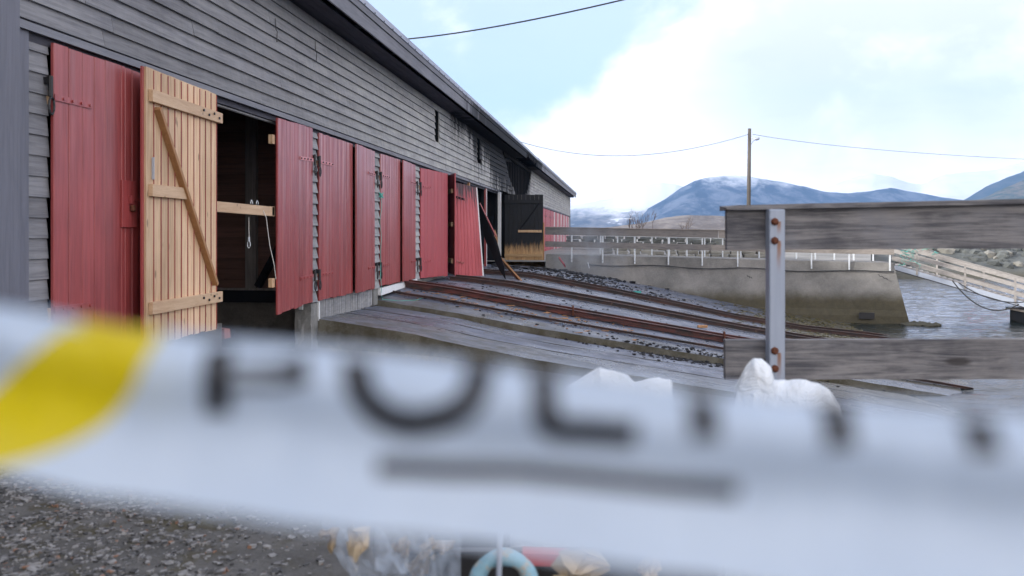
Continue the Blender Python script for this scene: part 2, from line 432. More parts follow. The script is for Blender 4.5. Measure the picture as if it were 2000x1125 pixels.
# ground sheet near the camera, falling away towards the slip, then running on under everything as the bed of the harbour
def h_ground(x, y):
    far = interp(P13, x)
    near = -.17 + .012 * fbm(x * .9, y * .9)
    t = min(1, max(0, (y - 4.6) / 6.0)); t = t * t * (3 - 2 * t)
    if x < -5: far = -.78
    return near * (1 - t) + far * t + .010 * fbm(x * 2, y * 2, 3)
xs = [-40, -25, -15, -10, -7, -5.6] + [-5.2 + i * .2 for i in range(75)] + [10.5, 12, 14, 20, 40]
ys = [-20, -8, -3, -1] + [-.5 + i * .2 for i in range(74)]
MB().grid([[(x, y, h_ground(x, y) - (.02 if x < -5 else 0)) for x in xs] for y in ys]).build('ground', M['ground'], smooth=True, kind='structure')

slip = empty('slipway', kind='structure')
def slab(y0, y1, hf, x0, x1, name, mat, side, seed, thick=.9, n_y=6, step=.18):
    m = MB(); s = MB(); n = int((x1 - x0) / step)
    rows = []
    def wob(x): return .035 * fbm(x * 1.7, seed) + .015 * fbm(x * 7, seed + 3)
    for j in range(n_y + 1):
        r = []
        for i in range(n + 1):
            x = x0 + (x1 - x0) * i / n; y = y0 + (y1 - y0) * j / n_y
            if j == 0: y += wob(x)
            z = hf(x, y) + .010 * fbm(x * 1.3, y * 1.3, 5)
            if j in (0, n_y): z -= .012
            r.append((x, y, z))
        rows.append(r)
    m.grid(rows)
    o = m.build(name, mat, slip, smooth=True)
    s.grid([[(p[0], p[1] + .02 * fbm(p[0] * 3, k, seed), p[2] - k * thick / 5) for p in rows[0]] for k in range(6)])
    s.grid([[(p[0], p[1], p[2] - k * thick) for p in rows[-1]] for k in range(2)])
    s.build('slab_side', side, o, smooth=True)
    return o
h15 = lambda x, y: interp(P15, x) - .02 * (y - 13.55)
slab(13.55, 14.93, h15, -6.2, 12, 'concrete_slab', M['slab'], M['mossy'], 1)
slab(14.96, 16.0, h15, -6.2, 12, 'concrete_slab', M['slip'], M['mossy'], 2)
slab(16.04, 17.04, h15, -6.2, 12, 'concrete_slab', M['slip'], M['mossy'], 3)
slab(17.06, 17.72, h_slip, -6.2, 14, 'concrete_slab', M['slab'], M['mossy'], 4)
slab(17.72, 33.2, h_slip, -6.2, 14, 'concrete_slab', M['slip'], M['mossy'], 6, n_y=60)

# land behind the pier and beyond the building
land_top = .02
def h_land(x, y):
    return land_top + .05 * fbm(x * .2, y * .2)
m = MB()
m.grid([[(x * (y / 34 if x > 0 else 1), y + .9 * (x < 0) * (y < 35) * -1, h_land(x, y)) for x in (-60, -40, -20, -10, -5.1, -2, 2, 6, 9.4)] for y in (34.3, 36, 40, 46, 55, 70, 90)])
m.build('shore_ground', M['land'], smooth=True, kind='structure')
# harbour bed / seaweed shore
# far bank beyond the harbour basin
def h_bank(x, y):
    c = 66 + .12 * (x - 20) + 1.5 * fbm(x * .1, 0)
    t = min(1, max(0, (y - c + 6) / 8))
    return -2.6 + 2.5 * t + .25 * fbm(x * .35, y * .35)
MB().grid([[(x, y, h_bank(x, y)) for x in [-60 + 2.2 * i for i in range(95)]] for y in [56 + 1.5 * i for i in range(12)] + [78, 90, 120, 200]]).build('far_bank', M['stonedark'], smooth=True, kind='structure')
MB().grid([[(x, y, -.2 + .6 * fbm(x * .01, y * .01)) for x in (-300, -100, -40, 0, 40, 80, 150, 300)] for y in (88, 120, 180, 260)]).build('far_land', M['land'], smooth=True, kind='structure')

# ------------------------------------------------------------------ mountains
def ridge(name, skyline, d, front, back, mat, base=-2.5, rough=1.0, seed=0, nx=160, ny=40, gully=1.0):
    x0, x1 = skyline[0][0], skyline[-1][0]
    rows = []
    for j in range(ny + 1):
        t = j / ny; r = []
        for i in range(nx + 1):
            px = x0 + (x1 - x0) * i / nx
            py = interp(skyline, px)
            H = (458 - py) / FPX * d + EYE
            if t < .8: q = t / .8; dd = d - front * (1 - q); s_ = q ** .8 if q < 1 else 1
            else: q = (t - .8) / .2; dd = d + back * q; s_ = 1 - q * q
            w = at(px, 458, dd)
            n = fbm(w.x * 5 / d, w.y * 5 / d, seed, 6); n2 = fbm(w.x * 22 / d, w.y * 22 / d, seed + 2, 5)
            amp = H * (.22 * n * (1 - s_ * .85) * gully + .035 * n2 * rough)
            z = base + (H - base) * s_ * (1 - .12 * math.sin(q * math.pi) if t < .8 else 1) + amp * (1 if 0 < t else 0)
            r.append((w.x, w.y, max(z, base - 5) if t < 1 else base - 5))
        rows.append(r)
    return MB().grid(rows).build(name, mat, smooth=True, kind='structure')
BLUEF = m_mountain('forest_mountain', (.022, .034, .035), (.060, .072, .075), 300, 360, .012)
ridge('mountain', [(1050, 470), (1180, 452), (1235, 432), (1265, 408), (1300, 388), (1330, 366), (1355, 352), (1400, 346), (1445, 342), (1500, 350), (1560, 364), (1620, 376), (1660, 377), (1700, 375), (1740, 369), (1800, 378), (1850, 386), (1900, 396), (1980, 425), (2100, 445)], 3000, 900, 700, m_mountain('forest_mountain', (.016, .034, .060), (.13, .15, .19), 165, 250, .014, .16), seed=11)
ridge('snowy_mountain', [(880, 440), (1000, 425), (1080, 408), (1113, 402), (1160, 393), (1200, 385), (1235, 370), (1262, 362), (1290, 359), (1320, 362), (1360, 375), (1420, 400), (1500, 420)], 3500, 900, 400, m_mountain('snow_slope_west', (.06, .07, .08), (.22, .20, .19), 35, 115, .012, .42), seed=23)
ridge('snowy_mountain', [(1480, 420), (1560, 388), (1600, 374), (1640, 356), (1675, 346), (1705, 341), (1740, 346), (1770, 356), (1800, 361), (1830, 350), (1850, 344), (1900, 339), (1950, 333), (2000, 316), (2100, 300), (2250, 330)], 3650, 600, 200, m_mountain('snow_slope_east', (.16, .17, .18), (.5, .5, .5), 90, 165, .008, .5), seed=37)
ridge('wooded_hill', [(1800, 440), (1850, 410), (1890, 386), (1925, 366), (1960, 350), (2000, 334), (2060, 318), (2200, 300), (2400, 310)], 2900, 500, 500, m_mountain('forest_east', (.022, .036, .030), (.060, .065, .055), 500, 600, .02), seed=5)
ridge('wooded_hill', [(1840, 430), (1880, 400), (1920, 384), (1960, 366), (2000, 350), (2080, 330), (2250, 325)], 1900, 500, 300, m_mountain('mixed_wood_east', (.030, .050, .024), (.16, .13, .09), 500, 600, .03, .33), seed=8, rough=1.6)
ridge('low_hill', [(1100, 452), (1190, 444), (1250, 436), (1300, 424), (1345, 420), (1400, 421), (1480, 424), (1600, 430), (1800, 440), (2000, 445)], 620, 200, 150, m_mountain('winter_birch_hill', (.12, .10, .085), (.24, .21, .18), 500, 600, .05), seed=13, rough=1.6)

# ================================================================== BOATHOUSE
WX = -5.0
YEND = 82.5
ZL, ZW = 2.82, 4.60
bh = empty('boathouse', 'long grey clapboard boathouse with red double doors, fire-damaged in the middle', 'boathouse')
# strips between bays: (y0, y1)
strips = [(6.62, 6.895), (9.62, 9.83), (13.22, 13.50), (16.72, 17.12), (20.15, 20.62)] + [(6.65 + 3.48 * k - .18, 6.65 + 3.48 * k + .20) for k in range(5, 22)]

def board(m, y0, y1, z0, hgt, x=WX, low=.042, up=.006, flare=0.0):
    m.hexa([(x - .004, y0, z0), (x + low, y0, z0), (x + low + flare, y1, z0), (x - .004 + flare, y1, z0),
            (x - .004, y0, z0 + hgt), (x + up, y0, z0 + hgt), (x + up + flare, y1, z0 + hgt), (x - .004 + flare, y1, z0 + hgt)])
# wall above the doors
backing = MB()
backing.box(WX - .10, WX - .012, -8.0, 22.4, ZL - .02, ZW); backing.box(WX - .10, WX - .012, 22.98, 29.1, ZL - .02, ZW)
backing.box(WX - .10, WX - .012, 30.0, 35.8, ZL - .02, ZW); backing.box(WX - .10, WX - .012, 47.2, YEND, ZL - .02, ZW)
backing.box(WX - .10, WX - .012, 22.4, 22.98, ZL - .02, 3.62); backing.box(WX - .10, WX - .012, 29.1, 30.0, ZL - .02, 3.5)
backing.build('wall_sheathing', M['char'], bh)
for r in range(10):
    z0 = ZL + .075 + r * .171; q = r / 9
    cuts = [-8.0]
    y = -8.0 + rnd.uniform(2.5, 5.0)
    while y < YEND - 2:
        cuts.append(y); y += rnd.uniform(3.6, 5.4) if y < 36 else rnd.uniform(5.5, 8)
    cuts.append(YEND)
    gaps = []
    if 3.63 <= z0 + .09 <= 4.38: gaps.append((22.45, 22.96))
    if 3.50 <= z0 + .09 <= 4.38: gaps.append((29.15, 29.75 + (.28 if z0 < 3.75 else 0)))
    gaps.append((38.9 - 3.2 * q + rnd.uniform(-.25, .25), 42.6 + 4.3 * math.sqrt(q) + rnd.uniform(-.35, .35)))
    segs = []
    for a, b in zip(cuts, cuts[1:]):
        parts = [(a, b)]
        for g0, g1 in gaps:
            nxt = []
            for (p0, p1) in parts:
                if g1 <= p0 or g0 >= p1: nxt.append((p0, p1)); continue
                if p0 < g0: nxt.append((p0, g0))
                if p1 > g1: nxt.append((g1, p1))
            parts = nxt
        segs += [s for s in parts if s[1] - s[0] > .08]
    for a, b in segs:
        m = MB(); fl = 0
        if 33.5 < b < 40.5 and a < 38.5 and b - a < 8: fl = .09 * (1 - q)
        zz = z0 + rnd.uniform(-.004, .004)
        if fl and b - a > 1.6:
            mid = b - 1.4
            board(m, a, mid - .003, zz, .182); board(m, mid + .003, b, zz, .182, flare=fl)
        else: board(m, a, b - .006, zz, .182, low=.042 + rnd.uniform(-.003, .003))
        m.build('clapboard', M['clap'], bh)
# burnt-out part: charred studs and rafters behind the missing boards
for i, y in enumerate([36.0 + .62 * k for k in range(19)]):
    MB().box(WX - .16, WX - .06, y, y + .09 + rnd.uniform(0, .05), ZL, ZW).build('charred_stud', M['char'], bh)
for k in range(1):
    y0 = 36.3 + k * 2.4
    MB().beam((WX - .03, y0, 4.3 - .3 * (k % 2)), (WX - .02 + .05 * k, y0 + 2.2, 4.42 - .15 * k), .03, .12).build('charred_board', M['char'], bh)
MB().box(WX - .2, WX + .02, 35.9, 47.0, ZW - .12, ZW).build('charred_top_plate', M['char'], bh)
# strips of short clapboards between the bays
for k, (a, b) in enumerate(strips):
    st = MB(); st.box(WX - .12, WX - .012, a, b, 0, ZL - .02)
    st.build('bay_post', M['char'] if 7 <= k <= 9 else M['greywood'], bh)
    rows = 16
    joined = MB()
    for r in range(rows):
        z0 = -.02 + r * .178
        if z0 > ZL - .06: break
        hgt = min(.188, ZL - .03 - z0)
        if k <= 5:
            m = MB(); j = rnd.uniform(-.012, .012); board(m, a + .004, b - .004 + j, z0, hgt, low=.05 if k else .026, up=.006); m.build('clapboard', M['clap'], bh)
        elif k not in (7, 8): board(joined, a + .004, b - .004, z0, hgt, low=.05, up=.006)
    if joined.v: joined.build('clapboard_strip', M['clap'], bh, kind='stuff')
MB().box(WX - .02, WX + .07, 27.35, 27.5, -.1, ZL - .05).build('scorched_jamb', M['pinedark'], bh)
MB().box(WX - .02, WX + .06, 31.0, 31.1, -.1, ZL - .05).build('white_jamb', M['white'], bh, label='bare white edged jamb in the burnt bay')
MB().box(WX - .02, WX + .055, 30.9, 30.99, -.1, ZL - .05).build('red_jamb', M['red'], bh)
m = MB(); m.box(WX - .02, WX + .10, 34.35, 34.55, -.1, ZL - .02); m.build('white_jamb', M['white'], bh)
for (px, py, d) in ((522, 58, 12.3), (597, 100, 13.9)):
    q = at(px, py, d); q.x = WX + .05
    MB().tube([q + Vector((0, 0, .16)), q + Vector((.01, 0, 0)), q + Vector((.01, .05, -.02)), q + Vector((.0, .05, -.17)), q + Vector((0, .09, -.15))], .006, 5).build('wire_hook', M['black'], bh)
# corner boards at the near end, trim
MB().box(WX - .05, WX + .05, 6.44, 6.605, -.8, ZL - .02).build('corner_board', M['trim'], bh, bevel=.004)
MB().box(WX - .2, WX + .11, 5.75, 6.42, -.8, ZW).build('corner_pilaster', M['trim'], bh, bevel=.006)
MB().box(WX - .1, WX + .0, -8.0, 5.74, -.8, ZL).build('lower_wall', M['trim'], bh)
# door head board running the length, cut round the burnt bays
for a, b in ((6.44, 14.2), (14.205, 21.0), (21.005, 27.4), (27.41, 34.2), (42.9, 55.0), (55.01, 68.0), (68.01, YEND)):
    MB().hexa([(WX - .01, a, ZL - .015), (WX + .085, a, ZL - .03), (WX + .085, b, ZL - .03), (WX - .01, b, ZL - .015), (WX - .01, a, ZL + .07), (WX + .07, a, ZL + .045), (WX + .07, b, ZL + .045), (WX - .01, b, ZL + .07)]).build('head_board', M['trimy'], bh)
    MB().box(WX - .03, WX + .02, a, b - .001, ZL - .10, ZL - .018).build('head_backing', M['soffit'], bh)
MB().box(WX - .09, WX - .032, 10.15, 13.43, ZL - .12, ZL - .02).build('white_lintel_strip', M['white'], bh)
# eaves: soffit boards, fascia in two boards, zinc edge
EX = -4.4
secs = [(-8, 0), (0, 6), (6, 12), (12, 18), (18, 24), (24, 30), (30, 36.2), (36.2, 39.5), (39.5, 44.6), (44.6, 50), (50, 56), (56, 62), (62, 68), (68, 75), (75, YEND)]
for i, (a, b) in enumerate(secs):
    broken = i == 8
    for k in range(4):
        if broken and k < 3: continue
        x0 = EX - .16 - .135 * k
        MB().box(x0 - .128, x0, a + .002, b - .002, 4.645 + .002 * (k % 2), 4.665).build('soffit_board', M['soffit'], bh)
    if broken:
        for k in range(7):
            y0 = a + .1 + k * .72; l = rnd.uniform(.25, .62)
            MB().hexa([(EX - .02, y0, 4.70 + rnd.uniform(-.1, .16)), (EX + .01, y0, 4.72), (EX + .01, y0 + l, 4.76), (EX - .02, y0 + l, 4.66 + rnd.uniform(-.1, .16)), (EX - .02, y0, 4.87), (EX + .01, y0, 4.87), (EX + .01, y0 + l, 4.87), (EX - .02, y0 + l, 4.87)]).build('charred_fascia_piece', M['char'], bh)
    else:
        MB().box(EX - .03, EX, a + .002, b - .002, 4.63, 4.875).build('fascia_board', M['trimy'], bh)
    MB().box(EX - .03, EX + .022, a + .002, b - .002, 4.885, 5.00).build('fascia_board', M['trimy'] if not broken else M['char'], bh)
    zf = MB(); dzb = 0 if not broken else .04
    zf.hexa([(EX - .03, a, 5.004 - dzb), (EX + .038, a, 5.004), (EX + .038, b - .006, 5.004 - dzb), (EX - .03, b - .006, 5.004 - dzb), (EX - .03, a, 5.115), (EX + .030, a, 5.115), (EX + .030, b - .006, 5.115 - dzb), (EX - .03, b - .006, 5.115 - dzb)])
    zo = zf.build('roof_edge_flashing', M['zinc'], bh)
    if b < 37:
        rv = MB(); y = a + .35
        while y < b: rv.tube([(EX + .036, y, 5.02), (EX + .050, y, 5.02)], .012, 6); y += .6
        rv.build('rivets', M['black'], zo, kind='stuff')
rf = MB(); rf.hexa([(EX - .03, -8, 4.95), (EX - .03, YEND, 4.95), (-16, YEND, 6.2), (-16, -8, 6.2), (EX - .03, -8, 5.112), (EX - .03, YEND, 5.112), (-16, YEND, 6.36), (-16, -8, 6.36)])
rf.build('roof', M['asph'], bh)
raf = MB()
for k in range(int(YEND / 1.16)):
    y = .4 + k * 1.16
    if y > YEND - .3: break
    raf.hexa([(-5.12, y, 4.72), (EX - .15, y, 4.72), (EX - .15, y + .06, 4.72), (-5.12, y + .06, 4.72), (-5.12, y, 4.93), (EX - .15, y, 4.93), (EX - .15, y + .06, 4.93), (-5.12, y + .06, 4.93)])
raf.build('rafter_ends', M['char'], bh, kind='stuff')
MB().box(-16, WX - .001, YEND - .08, YEND - .01, -.3, 5.0).build('end_wall', M['clap'], bh)
MB().box(WX - .06, WX + .045, YEND - .16, YEND, -.1, 4.6).build('corner_board', M['trim'], bh)
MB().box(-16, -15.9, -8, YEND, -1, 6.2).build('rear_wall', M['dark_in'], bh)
MB().box(-16, WX - .1, -8, -7.9, -1, 5.2).build('end_wall', M['clap'], bh)
# partitions between the bays
for k, (a, b) in enumerate(strips[:14]):
    y = (a + b) / 2
    if k == 2: continue
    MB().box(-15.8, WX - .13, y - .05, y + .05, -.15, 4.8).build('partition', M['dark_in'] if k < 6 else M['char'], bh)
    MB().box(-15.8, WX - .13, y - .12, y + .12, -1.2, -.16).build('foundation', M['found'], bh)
# the partition seen through the open bay: horizontal boards, post, brace, sill
y = 13.55
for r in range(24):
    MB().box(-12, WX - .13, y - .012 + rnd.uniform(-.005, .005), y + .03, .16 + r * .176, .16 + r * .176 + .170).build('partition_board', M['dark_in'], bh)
MB().box(-12, WX - .14, y - .14, y - .012, -.04, .155).build('partition_sill', M['char'], bh)
MB().box(-12, WX - .14, y - .12, y - .014, .157, .19).build('sill_cap', M['greywood'], bh)
MB().box(-6.18, -6.0, y - .12, y - .018, .19, 4.7).build('partition_post', M['greywood'], bh)
MB().box(-5.33, -5.20, y - .10, y - .018, .19, 4.7).build('partition_post', M['greywood'], bh)
MB().beam((-5.98, y - .07, .22), (-5.28, y - .07, 1.45), .10, .12, (0, 1, 0)).build('partition_brace', M['char'], bh)
fm = MB(); rows = [[(-12 + 6.85 * i / 40, 13.46 + .05 * fbm(i * .35, j * .6, 2), -1.1 + 1.06 * j / 8) for i in range(41)] for j in range(9)]
fm.grid(rows); fm.build('foundation', M['found'], bh, smooth=True)
# near wall foundations and bay fronts below the sills
for a, b in ((5.7, 6.9), (6.9, 10.15)):
    MB().box(WX - .35, WX + .02, a, b, -1.0, -.03).build('foundation', M['found'], bh)
MB().box(WX - .35, WX - .02, 13.83, 16.9, -1.0, -.2).build('foundation', M['found'], bh)
pr = MB(); rows = []
for j in range(13):
    ring = []
    z = -.82 + .78 * j / 12
    for (x0, y0, x1, y1) in ((-5.24, 13.22, -4.97, 13.22), (-4.97, 13.22, -4.97, 13.52), (-4.97, 13.52, -5.24, 13.52), (-5.24, 13.52, -5.24, 13.22)):
        for q in range(5):
            t = q / 5; xx = x0 + (x1 - x0) * t; yy = y0 + (y1 - y0) * t
            n = .035 * fbm(xx * 9, yy * 9, z * 7) * (1.3 - j / 12)
            ring.append((xx + n, yy - n, z))
    ring.append(ring[0]); rows.append(ring)
pr.grid(rows); k0 = len(rows) - 1; pr.f.append(tuple(k0 * 21 + i for i in range(20)))
pr.build('concrete_pier', M['pier'], bh, smooth=False)
MB().box(-5.16, -5.10, 13.18, 13.25, -.13, .0).build('foam_block', M['foam'], bh)
MB().box(-4.985, -4.955, 13.54, 13.60, -.34, -.02).build('white_board', M['white'], bh)
# vertical slat skirt under the third bay
y = 13.62
while y < 16.6:
    w = rnd.uniform(.085, .10)
    MB().box(WX - .03, WX + .012 + rnd.uniform(0, .008), y, y + w, -.36 + .02 * rnd.random(), .02).build('skirt_plank', M['clap'], bh); y += w + .012
MB().box(WX - .1, WX + .03, 16.72, 17.02, -.36, -.025).build('concrete_pier', M['pier'], bh, bevel=.01)
MB().hexa([(WX - .02, 17.04, -.17), (WX + .10, 17.04, -.17), (WX + .10, 18.9, -.125), (WX - .02, 18.9, -.125), (WX - .02, 17.04, -.03), (WX + .07, 17.04, -.03), (WX + .07, 18.9, .0), (WX - .02, 18.9, .0)]).build('white_skirt_board', M['white'], bh)
MB().hexa([(WX - .02, 18.92, -.13), (WX + .08, 18.92, -.13), (WX + .08, 20.3, -.13), (WX - .02, 20.3, -.13), (WX - .02, 18.92, -.0), (WX + .05, 18.92, -.0), (WX + .05, 20.3, .0), (WX - .02, 20.3, .0)]).build('white_skirt_board', M['white'], bh)
MB().box(WX - .1, WX + .02, 20.35, 23.9, -.4, -.03).build('foundation', M['pier'], bh)
MB().box(WX - .1, WX + .02, 48, YEND, -.4, -.02).build('foundation', M['pier'], bh)

# ------------------------------------------------------------------ doors
def strap(parent, c0, du, dn, dz, L, mat, z, w=.055):
    """hinge strap with bolt heads; c0 = point at the hinge on the face, du along the leaf, dn outwards"""
    m = MB(); a = c0 + dz * z; b = a + du * L
    m.beam(a + dn * .008, b + dn * .008, .010, w, dz)
    o = m.build('hinge_strap', mat, parent)
    bb = MB()
    for k in range(4):
        p = a + du * (L * (.22 + .24 * k)) + dn * .012
        bb.tube([p, p + dn * .014], .014, 6)
    bb.build('bolt_heads', M['black'] if mat is M['redpale'] else M['red'], parent, kind='stuff')
def pintle(c, dn, parent):
    m = MB()
    m.tube([c + Vector((0, 0, -.09)), c + Vector((0, 0, .09))], .020, 8)
    m.beam(c + Vector((-.06, 0, .05)), c + Vector((.0, 0, .05)), .03, .06)
    pts = []
    for i in range(13):
        t = i / 12 * 2 * math.pi
        pts.append(c + Vector((.01, .035 * math.sin(t) + .0, -.17 + .075 * math.cos(t))))
    m.tube(pts, .010, 6, cap=False)
    m.build('pintle', M['black'], parent)

def door(bh, hb, fb, ft, ht, widths, mat, name='door', inward=1, inner=None, inner_mat=None, thick=.03, straps=True, strapmat=None, flush=0, near_hinge=True, label=None, jit=.012, leds=((.135, .135, .0, .78), (.83, .83, .0, .78), (.50, .50, .42, .78)), lv=(0.42, 2.28)):
    """hb/fb/ft/ht: hinge-bottom, free-bottom, free-top, hinge-top corners of the leaf. dn is the side the boards' outer face looks to."""
    hb, fb, ft, ht = map(Vector, (hb, fb, ft, ht))
    du = (fb - hb).normalized(); dz = (ht - hb).normalized()
    dn = du.cross(dz).normalized() * inward
    root = MB(); sgn = -1
    im = inner_mat or M['pine']
    # ledges on the inner side
    W_ = (fb - hb).length; H_ = (ht - hb).length
    def pt(u, v, n=0):
        b = hb.lerp(fb, u); t = ht.lerp(ft, u); return b.lerp(t, v) + dn * n
    first = None
    led = []
    for (v0, v1, u0, u1) in leds:
        m = MB(); a = pt(u0, v0, -.045); b = pt(u1, v1, -.045)
        m.beam(a, b, .045, .125, dz)
        led.append(m)
    m0 = led[0]; d = m0.build(name, im, bh, bevel=.003)
    if label: d['label'] = label
    led[1].build('ledge', im, d, bevel=.003); led[2].build('ledge', im, d, bevel=.003)
    MB().beam(pt(.05, .17, -.05), pt(.93, .80, -.05), .04, .085, dn).build('brace', inner or M['pinedark'], d) if False else None
    s = sum(widths); u = 0
    for i, w in enumerate(widths):
        u0 = u / s; u += w; u1 = u / s
        g = .0022 / W_
        j0 = rnd.uniform(-jit, jit) / H_; j1 = rnd.uniform(-jit, jit) * .5 / H_
        n1 = rnd.uniform(0, .003)
        c = .006
        a0, a1 = u0 + g, u1 - g
        q = c / W_
        prof = [(a0, -.022), (a1, -.022), (a1, thick - .022 - c + n1), (a1 - q, thick - .022 + n1), (a0 + q, thick - .022 + n1), (a0, thick - .022 - c + n1)]
        m = MB(); k = 0
        for v in (0 + j0, 1 + j1):
            for (uu, nn) in prof: m.v.append(tuple(pt(uu, v, nn)))
        m.f = [(5, 4, 3, 2, 1, 0), (6, 7, 8, 9, 10, 11)] + [(i_, (i_ + 1) % 6, 6 + (i_ + 1) % 6, 6 + i_) for i_ in range(6)]
        m.build('plank', mat[i % len(mat)] if isinstance(mat, list) else mat, d)
    if straps:
        for v in lv:
            strap(d, hb + dn * (thick - .022), du, dn, dz, min(.62, W_ * .4), (strapmat[0] if v < 1 else strapmat[1]) if strapmat else mat, v)
    return d, pt, dn, du, dz

def closed(y0, y1, proud=.06, pf=None, z0=0.0, z1=ZL - .07):
    """corner points of a shut leaf hinged at y0 with its free edge at y1"""
    x0 = WX + proud; x1 = WX + (proud if pf is None else pf)
    return ((x0, y0, z0), (x1, y1, z0), (x1, y1, z1), (x0, y0, z1))
def rw(n, a=.13, b=.2): return [rnd.uniform(a, b) for _ in range(n)]
SM = (M['red'], M['redpale'])
# bay 1, shut leaf with padlock
c = closed(6.88, 8.19, .07)
d1, pt, dn, du, dz = door(bh, *c, [.20, .19, .18, .165, .27, .06, .12, .11], M['red'], inward=1 if True else -1, strapmat=(M['red'], M['red']), label='shut red door with padlock')
DN_TEST = dn.copy()
MB().box(WX + .08, WX + .105, 7.87, 8.12, 1.15, 1.62).build('meeting_board', M['red'], d1, bevel=.003)
m = MB(); m.box(WX + .105, WX + .13, 7.97, 8.02, 1.39, 1.47); m.box(WX + .105, WX + .12, 8.02, 8.19, 1.42, 1.44); m.build('hasp', M['red'], d1)
m = MB(); m.box(WX + .11, WX + .15, 7.985, 8.04, 1.31, 1.375); m.build('padlock', M['rusty'], d1, bevel=.01)
pintle(Vector((WX + .07, 6.85, 2.37)), dn, d1)
c = closed(9.6, 8.195, .05)
d, *_ = door(bh, *c, rw(9), M['red'], inward=-1, straps=False)
# bay 2: left leaf thrown right back over the first bay, inner side out
hb = Vector((WX + .10, 9.80, -.06)); fb = Vector((WX + .23, 8.04, -.05)); ft = Vector((WX + .23, 8.04, ZL - .05)); ht = Vector((WX + .10, 9.80, ZL - .04))
d2, pt, dn, du, dz = door(bh, hb, fb, ft, ht, rw(11, .12, .16), M['pine'], inward=1, straps=False, label='bare pine back of a door folded open against the wall', inner_mat=M['piney'], jit=.01, leds=((.135, .135, -.05, .97), (.90, .90, -.05, .97), (.56, .56, .52, .97)))
DN2 = dn.copy()
side = -dn if dn.x < 0 else dn     # the way the visible inner side looks: away from the wall
def off(u, v, n): return pt(u, v) + side * n
a = off(.06, .19, .045); b = off(.90, .86, .045)
MB().beam(a, b, .05, .095, side).build('brace', M['pinedark'], d2, bevel=.004)
m = MB()
for v in (.135, .90):
    for k in range(4):
        p = off(.02 + .085 * k, v + (.008 if k % 2 else -.004), .072); m.tube([p, p + side * .012], .016, 6)
m.build('bolt_heads', M['black'], d2, kind='stuff')
MB().beam(off(.93, .60, .03), off(.93, .68, .03), .008, .035, side).build('latch_plate', M['galv'], d2)
# red edge battens that show between the pine boards
s_ = 0
for i in range(11):
    u = (i + .02) / 11
    MB().beam(off(u, .0, .0235), off(u, .995, .0235), .006, .014, side).build('red_joint', M['red'], d2)
MB().beam(off(1.005, 0, -.01), off(1.005, 1, -.01), .05, .02, side).build('red_edge', M['red'], d2)
# bay 2: right leaf, slightly ajar
hb = Vector((WX + .06, 13.2, 0)); fb = Vector((WX + .10, 11.70, -.06)); ft = Vector((WX + .10, 11.70, ZL - .07)); ht = Vector((WX + .06, 13.2, ZL - .03))
d3, pt, dn, du, dz = door(bh, hb, fb, ft, ht, rw(9, .14, .19), M['red'], inward=-1, strapmat=SM)
for v in (.12, .50, .88):
    MB().box(WX - .0, WX + .06, 11.62, 11.71, v * 2.7 + (0), v * 2.7 + .13).build('ledge_end', M['pine'], d3)
# bays 3 and 4
for (ya, yb, n, pr_) in ((13.52, 15.20, 10, .07), (17.14, 18.62, 9, .05)):
    door(bh, *closed(ya, yb, .05, .055 + pr_ * .3, 0 if ya < 15 else .02), rw(n), M['red'], inward=1, strapmat=SM)
for (ya, yb, n, pr_) in ((16.70, 15.205, 10, .09), (20.13, 18.63, 9, .08)):
    door(bh, *closed(ya, yb, .05, .06 + pr_, 0 if ya < 17 else .02), rw(n), M['red'], inward=-1, strapmat=SM)
# bay 5
hb = Vector((WX + .05, 20.66, .0)); fb = Vector((WX + .36, 22.45, -.02)); up = Vector((0, 0, ZL - .09))
door(bh, hb, fb, fb + up, hb + up, rw(8, .16, .22), M['redfar'], inward=1, strapmat=(M['redfar'], M['redfar']), label='red door standing ajar, brighter paint')
hb = Vector((WX + .05, 23.95, .0)); fb = Vector((WX + .55, 22.6, -.02)); up = Vector((0, 0, ZL - .07))
d5, pt, dn, du, dz = door(bh, hb, fb, fb + up, hb + up, rw(8, .16, .22), M['redfar'], inward=-1, straps=False, inner_mat=M['piney'])
# the planks of that leaf are dark on the inner side: lining boards
for i in range(6):
    u = (i + .5) / 6
    MB().beam(pt(u, .01) - dn * .030, pt(u, .985) - dn * .030, .010, 1.36 / 6.2, du.cross(dz)).build('lining_board', M['greywood'], d5) if False else None
# bay 6: scorched leaf hanging off its hinges
hb = Vector((WX + .05, 24.35, -.06)); fb = at(944, 551, 25.6); ft = at(930, 366, 25.9); ht = Vector((WX + .07, 24.35, ZL - .20))
d6, pt, dn, du, dz = door(bh, hb, fb, ft, ht, rw(9, .16, .2), M['redsoot'], inward=1, strapmat=(M['red'], M['char']), label='scorched red door hanging askew off its hinges')
MB().beam(pt(1.005, .0, 0), pt(1.005, 1.0, 0), .05, .025, dn).build('bare_edge', M['white'], d6)
# burnt bay: door swung out square to the wall, charred inner side towards us
hb = at(986, 518, 35.6); fb = at(1061, 523, 35.2); hb.z = fb.z = EYE - 65 / FPX * 35.4
ft = fb.copy(); ft.z = EYE + 78 / FPX * 35.2; ht = hb.copy(); ht.z = ft.z + .02
d7, pt, dn, du, dz = door(bh, hb, fb, ft, ht, rw(9, .16, .2), M['charpine'], inward=-1, straps=False, label='door charred black at the top and bare pine at the foot', inner_mat=M['charpine'], jit=.02, leds=((.17, .17, .0, .98), (.90, .90, .0, .98), (.50, .50, .36, .97)))
side = dn if (Vector((0, 0, EYE)) - hb).dot(dn) > 0 else -dn
d7.data.materials[0] = wood('singed_pine', (.34, .21, .10), (.52, .36, .20), 0, .7)
def off(u, v, n): return pt(u, v) + side * n
MB().beam(off(.36, .50, .055), off(.97, .50, .055), .045, .10, dz).build('ledge', M['pine'], d7, label='unburnt pale ledge')
